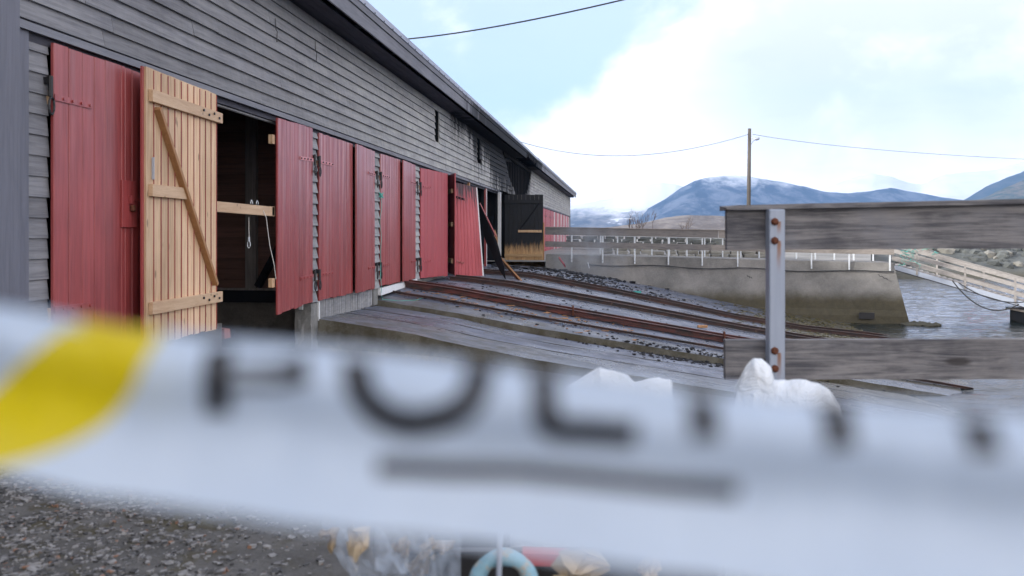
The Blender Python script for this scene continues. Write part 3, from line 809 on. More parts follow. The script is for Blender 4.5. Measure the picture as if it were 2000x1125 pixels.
MB().beam(off(.06, .20, .035), off(.36, .49, .035), .035, .06, side).build('brace', M['charpine'], d7)
MB().beam(off(.36, .49, .035), off(.90, .88, .035), .035, .07, side).build('brace', M['char'], d7)
MB().beam(off(1.01, 0, 0), off(1.01, .62, 0), .05, .03, side).build('orange_edge', M['pinedark'], d7)
jm = wood('scorched_red_joint', (.22, .05, .03), (.36, .12, .07), 2, .7, soot=char_door)
for i in range(1, 9):
    MB().beam(off(i / 9, .0, .0235), off(i / 9, .93, .0235), .006, .016, side).build('joint', jm, d7)
gp = MB()  # pale strips over the upper joints, coloured as light showing through the gaps
for i in range(1, 9):
    u = i / 9; gp.beam(off(u, .93, .0235), off(u, .995, .0235), .006, .010 + .008 * (i % 3 == 1), side)
gp.build('gap_light_strips', M['greywood'], d7, kind='stuff')
# far bays: smaller leaves
for k in range(9, 21):
    a = strips[k][1]; b = strips[k + 1][0]; mid = (a + b) / 2
    if k == 9: a += 0
    for (y0, y1) in ((a, mid - .01), (mid + .01, b)):
        n = 6; w = (y1 - y0) / n
        d = MB().box(WX + .03, WX + .06, y0, y1, 0, ZL - .08).build('door', M['redfar'], bh)
        if k < 16:
            m = MB()
            for zz in (.45, 2.25):
                m.box(WX + .06, WX + .08, y0 if y0 == a else y1 - .5, y0 + .5 if y0 == a else y1, zz, zz + .06)
            m.build('hinge_straps', M['black'], d, kind='stuff')
            g = MB()
            for i in range(n): g.box(WX + .06, WX + .068, y0 + i * w + .012, y0 + (i + 1) * w - .012, .01, ZL - .1)
            g.build('planks', M['redfar'], d, kind='stuff')
    MB().box(WX + .04, WX + .10, b + .02, b + .36, 0, ZL - .1).build('strip_board', M['foam'], bh) if k >= 15 else None
# rings on the strips
for k, ys_ in ((2, (13.25, 13.47)), (3, (16.78, 17.07)), (4, (20.2, 20.56))):
    for z in (.42, 2.28):
        for yy in ys_: pintle(Vector((WX + .085, yy, z)), None, bh)
# rail across the open bay with shackles
rl = MB().hexa([(WX + .0, 9.84, 1.36), (WX + .06, 9.84, 1.36), (WX + .06, 11.7, 1.34), (WX + .0, 11.7, 1.34), (WX, 9.84, 1.49), (WX + .06, 9.84, 1.49), (WX + .06, 11.7, 1.475), (WX, 11.7, 1.475)]).build('cross_rail', M['piney'], bh, bevel=.003)
for yy in (11.0, 11.18):
    m = MB(); m.tube([(WX + .03, yy + .03 * math.cos(t), 1.495 + .05 * math.sin(t)) for t in [math.pi * i / 8 for i in range(9)]], .006, 6); m.build('shackle', M['galvpale'], rl)

# ================================================================== THINGS AT THE BUILDING
p = at(486, 424, 11.7)
m = MB(); m.tube([p, p + Vector((0, 0, -.18)), p + Vector((.004, 0, -.33))], .006, 6)
rp = m.build('hanging_rope', M['rope_w']); tag(rp, 'short pale rope with a metal snap hook hanging in the open bay', 'rope')
q = p + Vector((0, 0, -.33)); m = MB()
m.tube([q + Vector((.02 * math.sin(t), 0, -.045 + .05 * math.cos(t))) for t in [2 * math.pi * i / 12 for i in range(13)]], .006, 6, cap=False); m.tube([q + Vector((0, 0, .06)), q], .014, 6)
m.build('snap_hook', M['galvpale'], rp)
pts = [at(503, 415, 11.9), at(514, 411, 11.85), at(520, 425, 11.85), at(523, 450, 11.85), at(527, 480, 11.85), at(535, 515, 11.85), at(539, 545, 11.9)]
tag(MB().tube(pts, .005, 6).build('slack_line', M['rope_w']), 'thin slack line drooping beside the ajar red door in the open bay', 'rope')
# green rope on the bay post and along the slab
pts = [Vector((WX + .09 + .012 * math.sin(i), 17.02 + .04 * math.sin(i * 1.3), 1.85 - i * .125)) for i in range(17)]
pts += [Vector((WX + .12, 17.05, -.25)), Vector((-4.6, 17.3, -.30)), Vector((-4.3, 17.62, -.305)), Vector((-4.25, 18.1, -.27)), Vector((-4.1, 18.4, -.29)), Vector((-4.05, 19.0, -.27))]
g = MB().tube(pts, .0055, 6); 
for i in range(22):
    t = i * .9; 
kn = [Vector((WX + .10 + .03 * math.sin(i * 2.1), 17.02 + .07 * math.cos(i * 1.7), 1.88 + .06 * math.sin(i * 2.9))) for i in range(14)]
g.tube(kn, .010, 6)
tag(g.build('green_rope', M['rope_g']), 'thin green rope knotted on a door post and trailing along the slab', 'rope')
m = MB(); m.hexa([at(938, 405, 25.6), at(941, 405, 25.4), at(988, 546, 24.0), at(982, 550, 24.1), at(936, 520, 25.9) + Vector((0, 0, 1.0)), at(940, 500, 25.8) + Vector((0, 0, 1.0)), at(988, 546, 24.0) + Vector((0, .06, .05)), at(982, 550, 24.1) + Vector((0, .06, .05))])
a0 = at(936, 398, 26.3); b0 = at(986, 549, 25.2); 
pl = MB(); nrm = Vector((.1, -1, .1)).normalized(); ax = (b0 - a0).normalized()
w0 = at(944, 478, 26.0); w1 = at(972, 520, 25.7)
def slabpoly(pts, th, dirn, mat, name, **kw):
    m = MB(); n = len(pts); m.v = [tuple(p) for p in pts] + [tuple(p + dirn * th) for p in pts]
    m.f = [tuple(range(n)), tuple(reversed(range(n, 2 * n)))] + [(i, (i + 1) % n, n + (i + 1) % n, n + i) for i in range(n)]
    return tag(m.build(name, mat), **kw)
slabpoly([at(937, 396, 26.4), at(957, 445, 26.0), at(970, 470, 25.8), at(984, 520, 25.4), at(988, 548, 25.2), at(974, 525, 25.5), at(954, 486, 25.9), at(939, 445, 26.3)], .03, Vector((.1, 1, 0)), M['char'], 'fallen_board', label='jagged black board fallen out of the burnt bay', cat='board').name = 'fallen_board'
MB().beam(at(937, 397, 26.42), at(969, 462, 25.9), .035, .03).build('red_edge', M['red'], bpy.data.objects['fallen_board'])
slabpoly([at(966, 448, 26.2), at(971, 462, 26.1), at(972, 480, 26.0), at(965, 462, 26.1)], .03, Vector((.1, 1, 0)), M['pinedark'], 'board_splinter', label='small orange splinter above the leaning board', cat='splinter')
tag(MB().beam(at(966, 492, 27.0), at(1020, 553, 25.3), .05, .17, (.3, -1, .3)).build('leaning_board', M['pinedark'], bevel=.004), 'orange-brown board leaning out of the burnt bay onto the rails', 'board')

# ================================================================== RAILS ON THE SLIP
def prof_line(y, x0, x1, dz=0, hf=h_slip, n=40):
    return [Vector((x0 + (x1 - x0) * i / n, y, hf(x0 + (x1 - x0) * i / n, y) + dz)) for i in range(n + 1)]
def rail(y, x0, x1, label, mat, H=.10, Wd=.09, heavy=False, y2=None):
    n = 40; m = MB()
    def sec(y_off0, y_off1, z0, z1):
        rows = [[], [], [], []]
        for i in range(n + 1):
            x = x0 + (x1 - x0) * i / n; yy = y + ((y2 - y) * i / n if y2 else 0); z = h_slip(x, yy) + .015
            for k, (yo, zo) in enumerate(((y_off0, z0), (y_off1, z0), (y_off1, z1), (y_off0, z1))): rows[k].append((x, yy + yo, z + zo))
        m.grid(rows + [rows[0]])
        k = len(m.v); a = [rows[q][0] for q in range(4)]; b = [rows[q][-1] for q in range(4)]
        m.v += a + b; m.f += [(k, k + 1, k + 2, k + 3), (k + 7, k + 6, k + 5, k + 4)]
    sec(-Wd / 2, Wd / 2, 0, .014)
    sec(-.008, .008, .014, H - .014)
    sec(-Wd / 2 * .9, Wd / 2 * .9, H - .014, H)
    return tag(m.build('slip_rail', mat), label, 'rail', 'rails running down the slipway')
rail(17.95, -5.0, 6.9, 'rusty rail on the mossy slab, closest to the mouldy kerb', M['rail'], .05, .08)
rail(19.1, -5.0, 6.9, 'thick rust-red girder rail beside the kerb rail', M['railred'], .13, .13)
rail(19.32, -5.0, 6.9, 'slim rusty rail laid against the thick red girder', M['railred'], .16, .08)
rail(22.55, -4.6, 7.2, 'rusty rail in front of the door that stands ajar', M['rail'], .10, .10)
rail(23.35, -4.6, 7.2, 'second of the close pair of rails below the ajar door', M['rail'], .10, .10)
rail(23.6, -4.6, 7.2, 'dark rail hugging its red neighbour below the ajar door', M['rail'], .08, .08)
rail(26.1, -4.8, 9.4, 'dark rail passing the foot of the fallen boards', M['rail'], .10, .10)
rail(27.1, -4.8, 9.4, 'farthest dark rail, closest to the soot heap', M['rail'], .09, .10)
# rails by the near slab grooves
for yy, lb in ((14.94, 'flat rail sunk in the groove of the nearest slab'), (16.02, 'flat rail sunk in the second groove of the slabs')):
    m = MB(); rows = [[], []]
    for i in range(60):
        x = -5 + 14 * i / 59; z = h15(x, yy) - .006
        rows[0].append((x, yy - .03, z)); rows[1].append((x, yy + .03, z))
    m.grid([[(p[0], p[1], p[2] - .06) for p in rows[0]], rows[0], rows[1], [(p[0], p[1], p[2] - .06) for p in rows[1]]])
    tag(m.build('slip_rail', M['black']), lb, 'rail', 'rails running down the slipway')
tag(MB().box(1.2, 1.26, 18.98, 19.03, h_slip(1.2, 19) + .02, h_slip(1.2, 19) + .2).build('rail_joint_plate', M['railred']), 'orange-rusted joint plate on the thick girder rail', 'plate') if False else None
for xx in (-1.1, 2.2):
    tag(MB().box(xx, xx + .03, 19.0, 19.2, h_slip(xx, 19.1) + .02, h_slip(xx, 19.1) + .24).build('joint_plate', M['rusty'], None), 'upright rusty joint plate bridging the thick girder rail, %s' % ('near its middle' if xx < 0 else 'just short of the wooden fence'), 'plate')

# debris
def scatter(name, n, cx, cy, sx, sy, smin, smax, mat, hf, label=None, seed=1, flat=.5, fn=None, stretch=1.0):
    rr = random.Random(seed); m = MB()
    for i in range(n):
        x = rr.gauss(cx, sx); y = rr.gauss(cy, sy)
        if fn and not fn(x, y, rr): continue
        s = smin + (smax - smin) * rr.random() ** 2.5
        m.rock((x, y, hf(x, y) + s * .2), s * rr.uniform(.7, 1.6 * stretch), s * rr.uniform(.6, 1.2), s * flat, rr.random(), .3, 1) if s > .03 else m.block((x, y, hf(x, y) + s * .3), s * rr.uniform(.6, 1.6 * stretch), s, s * flat, rr.random(), .4, Matrix.Rotation(rr.uniform(0, 6.3), 3, 'Z'))
    return m.build(name, mat, kind='stuff')
inslip = lambda x, y, rr: -4.9 < x < 7 and 17.2 < y < 31.9
scatter('charcoal_debris', 480, -1.7, 29.2, 1.6, 1.3, .015, .07, M['charbits'], h_slip, seed=3, fn=inslip)
scatter('charcoal_debris', 300, .4, 28.2, 1.3, 1.0, .012, .05, M['charbits'], h_slip, seed=5, fn=inslip)
scatter('soot_heap', 220, -2.4, 31.4, 1.3, .35, .03, .13, M['charbits'], h_slip, seed=9, fn=lambda x, y, rr: y < 32.3 and x > -4.9, flat=.5)
scatter('rail_litter', 420, -2.0, 20.5, 2.2, 2.4, .010, .035, M['charbits'], h_slip, seed=11, fn=lambda x, y, rr: -4.9 < x < 7 and 17.1 < y < 30)
scatter('slab_grit', 500, 1.6, 16.9, 1.1, .35, .01, .05, M['charbits'], lambda x, y: h15(x, y) if y < 17.05 else h_slip(x, y), seed=13, fn=lambda x, y, rr: y > 14)
scatter('wood_chips', 260, -2.5, 18.6, 1.6, .6, .012, .04, M['pinedark'], h_slip, seed=17, fn=lambda x, y, rr: -4.9 < x < 7 and 17.2 < y, flat=.3, stretch=2.5)
scatter('seaweed', 2600, 5.4, 27.5, 1.6, 3.0, .02, .08, plain('seaweed', (.070, .058, .014), .45, var=.6, scale=4), h_slip, seed=19, fn=lambda x, y, rr: 3 < x < 8.5 and 20 < y < 31.6 and rr.random() < (x - 2.5) / 3, flat=.25)
def chip(px, py, d, s, mat, name, label, cat, rz=.5):
    p = at(px, py, d); p.z = h_slip(p.x, p.y) + s[2] + .01
    tag(MB().block(p, *s, seed=px, jit=.2, rot=Matrix.Rotation(rz, 3, 'Z')).build(name, mat, bevel=.004), label, cat)
chip(1244, 579, 27.6, (.14, .07, .04), plain('teal_plastic', (.03, .28, .25), .4), 'plastic_scrap', 'teal plastic scrap on the slip beyond the rails', 'scrap')
chip(1372, 657, 20.9, (.13, .06, .04), M['pinedark'], 'wood_offcut', 'orange wood offcut lying by the thick girder rail', 'offcut', .1)
chip(1288, 617, 23.4, (.08, .05, .03), M['redpale'], 'brick_fragment', 'small reddish fragment between the rails', 'fragment')
chip(1000, 604, 19.9, (.07, .2, .012), M['foam'], 'pale_offcut', 'pale painted offcut across the kerb-side rails', 'offcut', 2.2)
chip(1190, 579, 26.3, (.05, .05, .03), M['foam'], 'paper_scrap', 'small white scrap on the slip', 'scrap')
m = MB(); m.beam(at(1093, 505, 31.3), at(1103, 519, 30.9), .05, .16, (0, -1, .4)); tag(m.build('red_board_piece', M['redfar']), 'short red board piece lying on the soot heap', 'board')
tag(MB().beam(at(1148, 512, 31.2), at(1151, 524, 31.0), .02, .03).build('pale_splinter', M['foam']), 'thin pale splinter sticking out of the soot', 'splinter')

# gravel by the camera
def hg(x, y): return h_ground(x, y)
rr = random.Random(4); m = MB()
for i in range(7000):
    d = rr.uniform(2.7, 5.6); px = rr.triangular(-160, 700, -40); p = at(px, 458, d)
    s = .004 + .013 * rr.random() ** 3.5
    m.block((p.x, p.y, hg(p.x, p.y) + s * .25), s * rr.uniform(.7, 1.5), s * rr.uniform(.7, 1.2), s * .6, rr.random(), .45, Matrix.Rotation(rr.uniform(0, 6.3), 3, 'Z'))
m.build('gravel', M['pebble'], kind='stuff')
# dry grass at the slab foot
m = MB(); gm = plain('dry_grass', (.42, .34, .19), .8, var=.4)
for i in range(420):
    cx, cy = rr.choice(((-3.9, 13.2), (-3.2, 13.25), (-4.6, 13.3), (-2.9, 13.15))); x = rr.gauss(cx, .22); y = rr.gauss(cy, .10); y = min(y, 13.45)
    z = h_ground(x, y); a = rr.uniform(0, 6.3); l = rr.uniform(.06, .2); t = Vector((math.cos(a), math.sin(a), 0)) * .003
    e = Vector((x, y, z)); f = e + Vector((math.cos(a) * l * .6, math.sin(a) * l * .4, l * rr.uniform(.15, .9)))
    k = len(m.v); m.v += [tuple(e - t), tuple(e + t), tuple(f)]; m.f.append((k, k + 1, k + 2))
m.build('dry_grass', gm, kind='stuff')
tag(MB().block(at(432, 652, 11.3), .10, .08, .09, 5, .25).build('broken_brick', plain('brick', (.30, .10, .08), .85, var=.4)), 'broken red brick beside the folded pine door', 'brick')

# ================================================================== PIER
pA = at(1066, 458, 32.6); pB = at(1745, 458, 29.6)
pdir = (pB - pA); pdir.z = 0; plen = pdir.length; pdir.normalize(); pback = Vector((-pdir.y, pdir.x, 0))
if pback.y < 0: pback = -pback
def ptop(t): return EYE - .765 - .235 * t
def pp(t, back=0.0, z=None): v = pA + pdir * plen * t + pback * back; v.z = ptop(t) if z is None else z; return v
quay = MB(); NQ = 90; rows = []
for j in range(15):
    v = j / 14; r = []
    for i in range(NQ + 1):
        t = i / NQ; zt = ptop(t); z = zt + (-2.75 - zt) * v
        q = pp(t, -.42 * v - .03 * fbm(t * 14, v * 3, 4) - (.06 if v > .62 else 0)) + pdir * (.62 * v * max(0, (t - .9) / .1)); q.z = z
        r.append(q)
    rows.append(r)
quay.grid(rows)
quay.grid([[pp(i / NQ, 0) for i in range(NQ + 1)], [pp(i / NQ, .02) + Vector((0, 0, .02)) for i in range(NQ + 1)], [pp(i / NQ, 2.8) for i in range(NQ + 1)], [pp(i / NQ, 2.8, -2.7) for i in range(NQ + 1)]])
quay.v += [tuple(p) for p in [pp(1, 0), pp(1, 2.8), pp(1, 2.8, -2.75), pp(1, -.42, -2.75) + pdir * .62]]; k = len(quay.v); quay.f.append((k - 4, k - 3, k - 2, k - 1))
qo = tag(quay.build('quay', M['quay'], smooth=False), 'grey concrete quay with a slanted end, green with weed at the waterline', 'quay')
cr = MB()
for t, z0, L in ((.955, -.30, .9), (.60, -.38, .5), (.33, -.95, 1.0)):
    pts = [pp(t + i * .004 * L, -.19 - .02, None) for i in range(9)]
    for i, q in enumerate(pts): q.z = z0 - i * .025 * L + .03 * math.sin(i * 2.2)
    cr.tube(pts, [.003] + [.012] * 7 + [.003], 5)
cr.build('crack', M['black'], qo)
MB().beam(pp(.905, -.40, -1.72), pp(.945, -.40, -1.72), .06, .22).build('drain_opening', M['black'], qo)
# cable clipped along the quay
pts = [pp(.13 + .87 * i / 40, -.11, None) for i in range(41)]
for i, q in enumerate(pts): q.z = ptop(.13 + .87 * i / 40) - .33 - .035 * math.sin(i * .5) + (.05 if i > 34 else 0) * (i - 34) * .25
tag(MB().tube(pts, .018, 6).build('quay_cable', M['rubber']), 'black cable sagging along the face of the quay wall', 'cable')
# quay fence
fe = empty('quay_fence', 'low plank fence on pale steel posts along the quay top', 'fence')
posts_px = [1122, 1187, 1253, 1321, 1388, 1457, 1526, 1596, 1665, 1738]
for i, px in enumerate(posts_px):
    t = (px - 1066) / 679; a = pp(t, -.07); b = a.copy(); a.z = ptop(t) - .26; b.z = ptop(t) + .95
    po = MB().beam(a, b, .09, .045, pdir).build('post', M['galvpale'], fe)
    q = a + Vector((0, 0, .09)); MB().tube([q - pback * .03, q - pback * .045], .018, 6).build('bolt', M['black'], po)
for z0, hh, a0, a1 in ((.76, .27, .0, .52), (.76, .27, .521, 1.0), (.30, .21, .0, .50), (.30, .21, .501, 1.0)):
    m = MB(); a = pp(a0, -.12); b = pp(a1, -.12); a.z += z0 + hh / 2; b.z += z0 + hh / 2
    m.beam(a, b, .035, hh).build('plank', M['fencex'] if a0 == 0 else M['fencepale'], fe)
m = MB(); a = pp(0, -.10); b = pp(1, -.10); a.z += 1.045; b.z += 1.045; m.beam(a, b, .13, .03).build('cap_board', M['fencepale'], fe)
# rear fence of the pier
fr = empty('rear_quay_fence', 'second fence of slim pale posts along the far side of the quay', 'fence')
for i in range(16):
    t = .14 + .056 * i
    a = pp(t, 2.65); b = a.copy(); a.z -= .15; b.z += .92
    MB().beam(a, b, .11 if i % 3 == 2 else .06, .05, pdir).build('post', M['galvpale'], fr)
for z0, hh in ((.80, .13), (.42, .12)):
    a = pp(.14, 2.58); b = pp(1.0, 2.58); a.z += z0; b.z += z0
    MB().beam(a, b, .04, hh).build('rail', M['fencepale'] if z0 < .5 else M['galvpale'], fr)
# dry-stone wall behind the pier
sw = empty('stone_wall', 'low wall of pale rough stones behind the quay fence', 'wall')
rr = random.Random(21)
for row in range(3):
    px = 1165 + rr.uniform(0, 10)
    while px < 1500:
        w = rr.uniform(14, 32); d = 38.2 + .3 * row
        p = at(px + w / 2, 500 - row * 7 + rr.uniform(-.8, .8), d)
        MB().block(p, w / 2 / FPX * d * .95, 0.35, 3.9 / FPX * d, rr.random(), .22).build('stone', M['stone'], sw, bevel=.02); px += w
sw2 = empty('dark_stone_bank', 'bank of dark shore stones seen between the quay fence planks', 'wall')
for row in range(3):
    px = 1105
    while px < 1500:
        w = rr.uniform(14, 34); d = 60 + row * .8
        MB().block(at(px + w / 2, 476 - row * 6 + rr.uniform(-1, 1), d), w / 2 / FPX * d, .5, 4.2 / FPX * d, rr.random(), .3).build('stone', M['stonedark'], sw2); px += w
# rocks of the far bank
bank = empty('rock_bank', 'bank of brown boulders along the far side of the basin', 'rocks')
for i in range(150):
    px = rr.uniform(1745, 2080); d = rr.uniform(61, 72)
    p = at(px, 458, d); p.z = h_bank(p.x, p.y) + .05
    if p.z < -2.1: continue
    s = rr.uniform(.25, .7)
    MB().rock(p, s, s * .8, s * .6, rr.random(), .22).build('boulder', M['stonedark'] if rr.random() < .72 else M['stone'], bank)
# rocks at the quay toe
m = MB()
for i in range(26):
    p = pp(rr.uniform(.965, 1.015), -rr.uniform(.3, 1.0)); p += pdir * rr.uniform(.3, 1.1); p.z = -1.98; m.rock(p, .22, .2, .10, rr.random(), .3)
m.build('weedy_rocks', M['stonedark'], kind='stuff')

# ------------------------------------------------------------------ gangway down to the pontoon
gw = empty('gangway', 'grey-brown timber gangway with side rails sloping down to the pontoon', 'gangway')
ga = at(1748, 522, 31.0); gb = at(2060, 612, 29.0)
gdir = (gb - ga).normalized(); gback = Vector((-gdir.y, gdir.x, 0)).normalized()
if gback.y < 0: gback = -gback
MB().beam(ga, gb, .10, .17).build('steel_beam', M['galv'], gw)
MB().beam(ga + gback * 1.5, gb + gback * 1.5, .10, .15).build('steel_beam', M['galv'], gw)
MB().beam(ga + Vector((0, 0, -.1)) - gback * .06, gb + Vector((0, 0, -.1)) - gback * .06, .06, .03).build('rubber_strip', M['black'], gw)
L = (gb - ga).length
nd = 26
for i in range(nd):
    a = ga + gdir * (L * (i + .5) / nd) + Vector((0, 0, .10)); MB().beam(a, a + gback * 1.5, L / nd * .92, .035).build('deck_board', M['gangwood'], gw)
for sd_, b0 in ((-.03, 0), (1.53, 1)):
    for i in range(5):
        a = ga + gdir * (.75 + 1.6 * i + (.75 if b0 else 0)) + gback * sd_
        MB().beam(a + Vector((0, 0, -.05)), a + Vector((0, 0, .82)), .14, .06, gdir).build('post', M['gangwood'], gw)
    for z0 in (.30, .58, .80):
        o = -.05 if not b0 else -.05
        a = ga + gback * (sd_ + o) + Vector((0, 0, z0)) - gdir * (.1 if z0 < .9 else 0); b = gb + gback * (sd_ + o) + Vector((0, 0, z0))
        MB().beam(a, b, .035, .13).build('side_rail', M['gangwood'], gw)
    a = ga + gback * sd_ + Vector((0, 0, .90)); b = gb + gback * sd_ + Vector((0, 0, .90)); MB().beam(a, b, .12, .03).build('top_rail', M['gangwood'], gw)
# pontoon
pn = empty('pontoon', 'dark floating pontoon at the foot of the gangway', 'pontoon')
c = at(2066, 612, 28.6); c.z = WATER
MB().box(c.x - .75, c.x + 3.2, c.y - .6, c.y + 1.8, WATER - .2, WATER + .38).build('float', M['char'], pn, bevel=.02)
MB().box(c.x - .85, c.x + 3.3, c.y - .7, c.y + 1.9, WATER + .385, WATER + .45).build('deck', M['greywood'], pn)
MB().box(c.x - .78, c.x - .35, c.y - .66, c.y - .61, WATER + .2, WATER + .27).build('white_plate', M['foam'], pn)
def sag(a, b, s, n=16): return [a.lerp(b, i / n) + Vector((0, 0, -s * 4 * (i / n) * (1 - i / n))) for i in range(n + 1)]
for (p0, p1, s, r, lb) in (((1860, 548, 30), (1990, 594, 28.8), .55, .022, 'thick black hose looping under the gangway, the lower one'), ((1872, 552, 30), (2000, 590, 28.8), .22, .018, 'black hose looping under the gangway, the upper one')):
    tag(MB().tube(sag(at(*p0), at(*p1), s), r, 6).build('mooring_hose', M['rubber']), lb, 'hose')
# green net tangle at the gangway head
m = MB(); rr = random.Random(3)
for k in range(7):
    base = at(rr.uniform(1755, 1830), rr.uniform(488, 505), 30.4); pts = [base]
    for i in range(12): pts.append(pts[-1] + Vector((rr.uniform(-.16, .16), rr.uniform(-.1, .1), rr.uniform(-.10, .08))))
    m.tube(pts, .009, 5)
tag(m.build('green_net', M['rope_g']), 'tangle of turquoise netting at the head of the gangway', 'net')

# ------------------------------------------------------------------ pole with street lamp, wires
pl_ = empty('utility_pole', 'tall brown wooden pole with a small street lamp behind the quay', 'pole')
b = at(1461, 500, 45); b.z = -.1; t = at(1464, 251, 45)
MB().tube([b, t], [.12, .085], 12).build('shaft', wood('pole_wood', (.045, .040, .035), (.10, .09, .08), 2, .8), pl_, smooth=True)
a0 = at(1465, 285, 45); a1 = at(1473, 273, 44.8)
arm = MB().tube([a0, a0.lerp(a1, .6), a1], .02, 8).build('lamp_arm', M['galv'], pl_)
lp = MB(); cc = at(1478, 271, 44.8); ax = (at(1484, 269, 44.8) - at(1472, 273, 44.8)).normalized()
pts = [cc + ax * (x * .17) for x in (-1, -.8, -.3, .3, .8, 1)]; lp.tube(pts, [.02, .05, .085, .10, .07, .02], 10)
lp.build('lamp_head', M['galv'], pl_, smooth=True)
for yy in (258, 264, 270, 273):
    q = at(1466.5, yy, 44.95); MB().tube([q, q + Vector((.09, 0, 0)), q + Vector((.09, 0, .05))], .022, 6).build('insulator', M['white'], pl_)
w2 = [at(1018, 277.5, 37.2), at(1240, 303.5, 41.0), at(1463, 262, 45)]
def quad(p, n=30):
    out = []
    for i in range(n + 1):
        s = i / n; l0 = (s - .5) * (s - 1) * 2; l1 = -s * (s - 1) * 4; l2 = s * (s - .5) * 2
        out.append(p[0] * l0 + p[1] * l1 + p[2] * l2)
    return out
tag(MB().tube(quad(w2), .012, 5).build('overhead_wire', M['rubber']), 'thin wire sagging from the burnt roof edge to the wooden pole', 'wire')
tag(MB().tube(quad([at(1471, 262.5, 45), at(1760, 296, 52), at(2120, 316, 60)]), .012, 5).build('overhead_wire', M['rubber']), 'thin wire running on from the wooden pole over the harbour', 'wire')
tag(MB().tube(quad([at(797, 76, 17.9), at(1215, 0, 16.5), at(1900, -190, 15)]), .015, 6).build('overhead_cable', M['rubber']), 'thick black cable rising from the zinc roof edge across the blue sky', 'cable')

# bare shrubs on the low hill line
def shrub(px, py, d, H, n, label):
    m = MB(); rr = random.Random(px); base = at(px, py, d); base.z -= .2
    def br(p, dr, l, r, lv):
        q = p + dr * l; m.tube([p, p.lerp(q, .5) + Vector((rr.uniform(-.04, .04), 0, 0)) * l, q], [r, r * .8, r * .5], 4, cap=False)
        if lv > 0:
            for _ in range(3): br(p.lerp(q, rr.uniform(.4, 1)), (dr + Vector((rr.uniform(-.6, .6), rr.uniform(-.5, .5), rr.uniform(-.1, .4)))).normalized(), l * rr.uniform(.45, .75), r * .6, lv - 1)
    for i in range(n): br(base + Vector((rr.uniform(-.8, .8), rr.uniform(-.3, .3), 0)), Vector((rr.uniform(-.35, .35), rr.uniform(-.2, .2), 1)).normalized(), H * rr.uniform(.4, .6), .018, 3)
    tag(m.build('bare_shrub', plain('twigs', (.13, .10, .085), .9)), label, 'shrub')
shrub(1250, 452, 52, 1.3, 10, 'wider bare winter shrub rising above the quay fence')
shrub(1352, 452, 52, 1.0, 3, 'few bare twigs above the quay fence, closer to the pole')
# red sheds across the basin
def shed(px0, px1, d, label):
    e = empty('red_shed', label, 'shed', 'red sheds across the basin')
    a = at(px0, 489, d); b = at(px1, 489, d); z0 = a.z - 1.2; z1 = EYE + 24 / FPX * d; dep = 5
    MB().box(a.x, b.x, a.y, a.y + dep, z0, z1).build('wall', M['redfar'], e)
    mx = (a.y + a.y + dep) / 2
    m = MB(); m.v = [(a.x - .3, a.y - .4, z1), (b.x + .3, a.y - .4, z1), (b.x + .3, a.y + dep + .4, z1), (a.x - .3, a.y + dep + .4, z1), (a.x - .3, mx, z1 + 1.1), (b.x + .3, mx, z1 + 1.1)]
    m.f = [(0, 1, 5, 4), (2, 3, 4, 5), (0, 4, 3), (1, 2, 5), (0, 3, 2, 1)]
    m.build('roof', M['asph'], e)
    for k in range(3):
        x = a.x + (b.x - a.x) * (.2 + .28 * k); w = MB().box(x, x + .55, a.y - .04, a.y - .002, z0 + 1.6, z0 + 2.5).build('window', M['white'], e)
        MB().box(x + .06, x + .49, a.y - .05, a.y - .042, z0 + 1.67, z0 + 2.43).build('pane', M['black'], w)
shed(1908, 1972, 92, 'red wooden shed across the basin, the narrower one'); shed(1978, 2110, 92, 'long red shed at the water edge across the basin')

# ================================================================== NEAR FENCE
nf = empty('plank_fence', 'weathered grey plank fence on a galvanised post at the quay edge', 'fence')
FD = 3.6
def fpt(px, py, dd=0): return at(px, py, FD + dd)
MBx = lambda: MB()
right = Vector((cs, sn, 0)); fwd = Vector((-sn, cs, 0))
def fboard(px0, px1, ya, yb, yc, yd, d0, th, name, mat, seed):
    """board between two photo columns; ya,yb top/bottom at px0; yc,yd at px1; slightly uneven edges"""
    rows = [[], [], [], []]; n = 60
    for i in range(n + 1):
        t = i / n; px = px0 + (px1 - px0) * t; n1 = 1.2 * fbm(t * 9, seed, 0, 4); n2 = 1.2 * fbm(t * 9, seed + 5, 0, 4)
        yt = ya + (yc - ya) * t + n1; yb_ = yb + (yd - yb) * t + n2
        a = at(px, yt, d0); b = at(px, yb_, d0)
        rows[0].append(a); rows[1].append(b); rows[2].append(b + fwd * th); rows[3].append(a + fwd * th)
    m = MB(); m.grid(rows + [rows[0]])
    k = len(m.v)
    for e in (0, -1): m.v += [tuple(rows[q][e]) for q in range(4)]
    m.f += [(k, k + 1, k + 2, k + 3), (k + 7, k + 6, k + 5, k + 4)]
    return m.build(name, mat, nf)
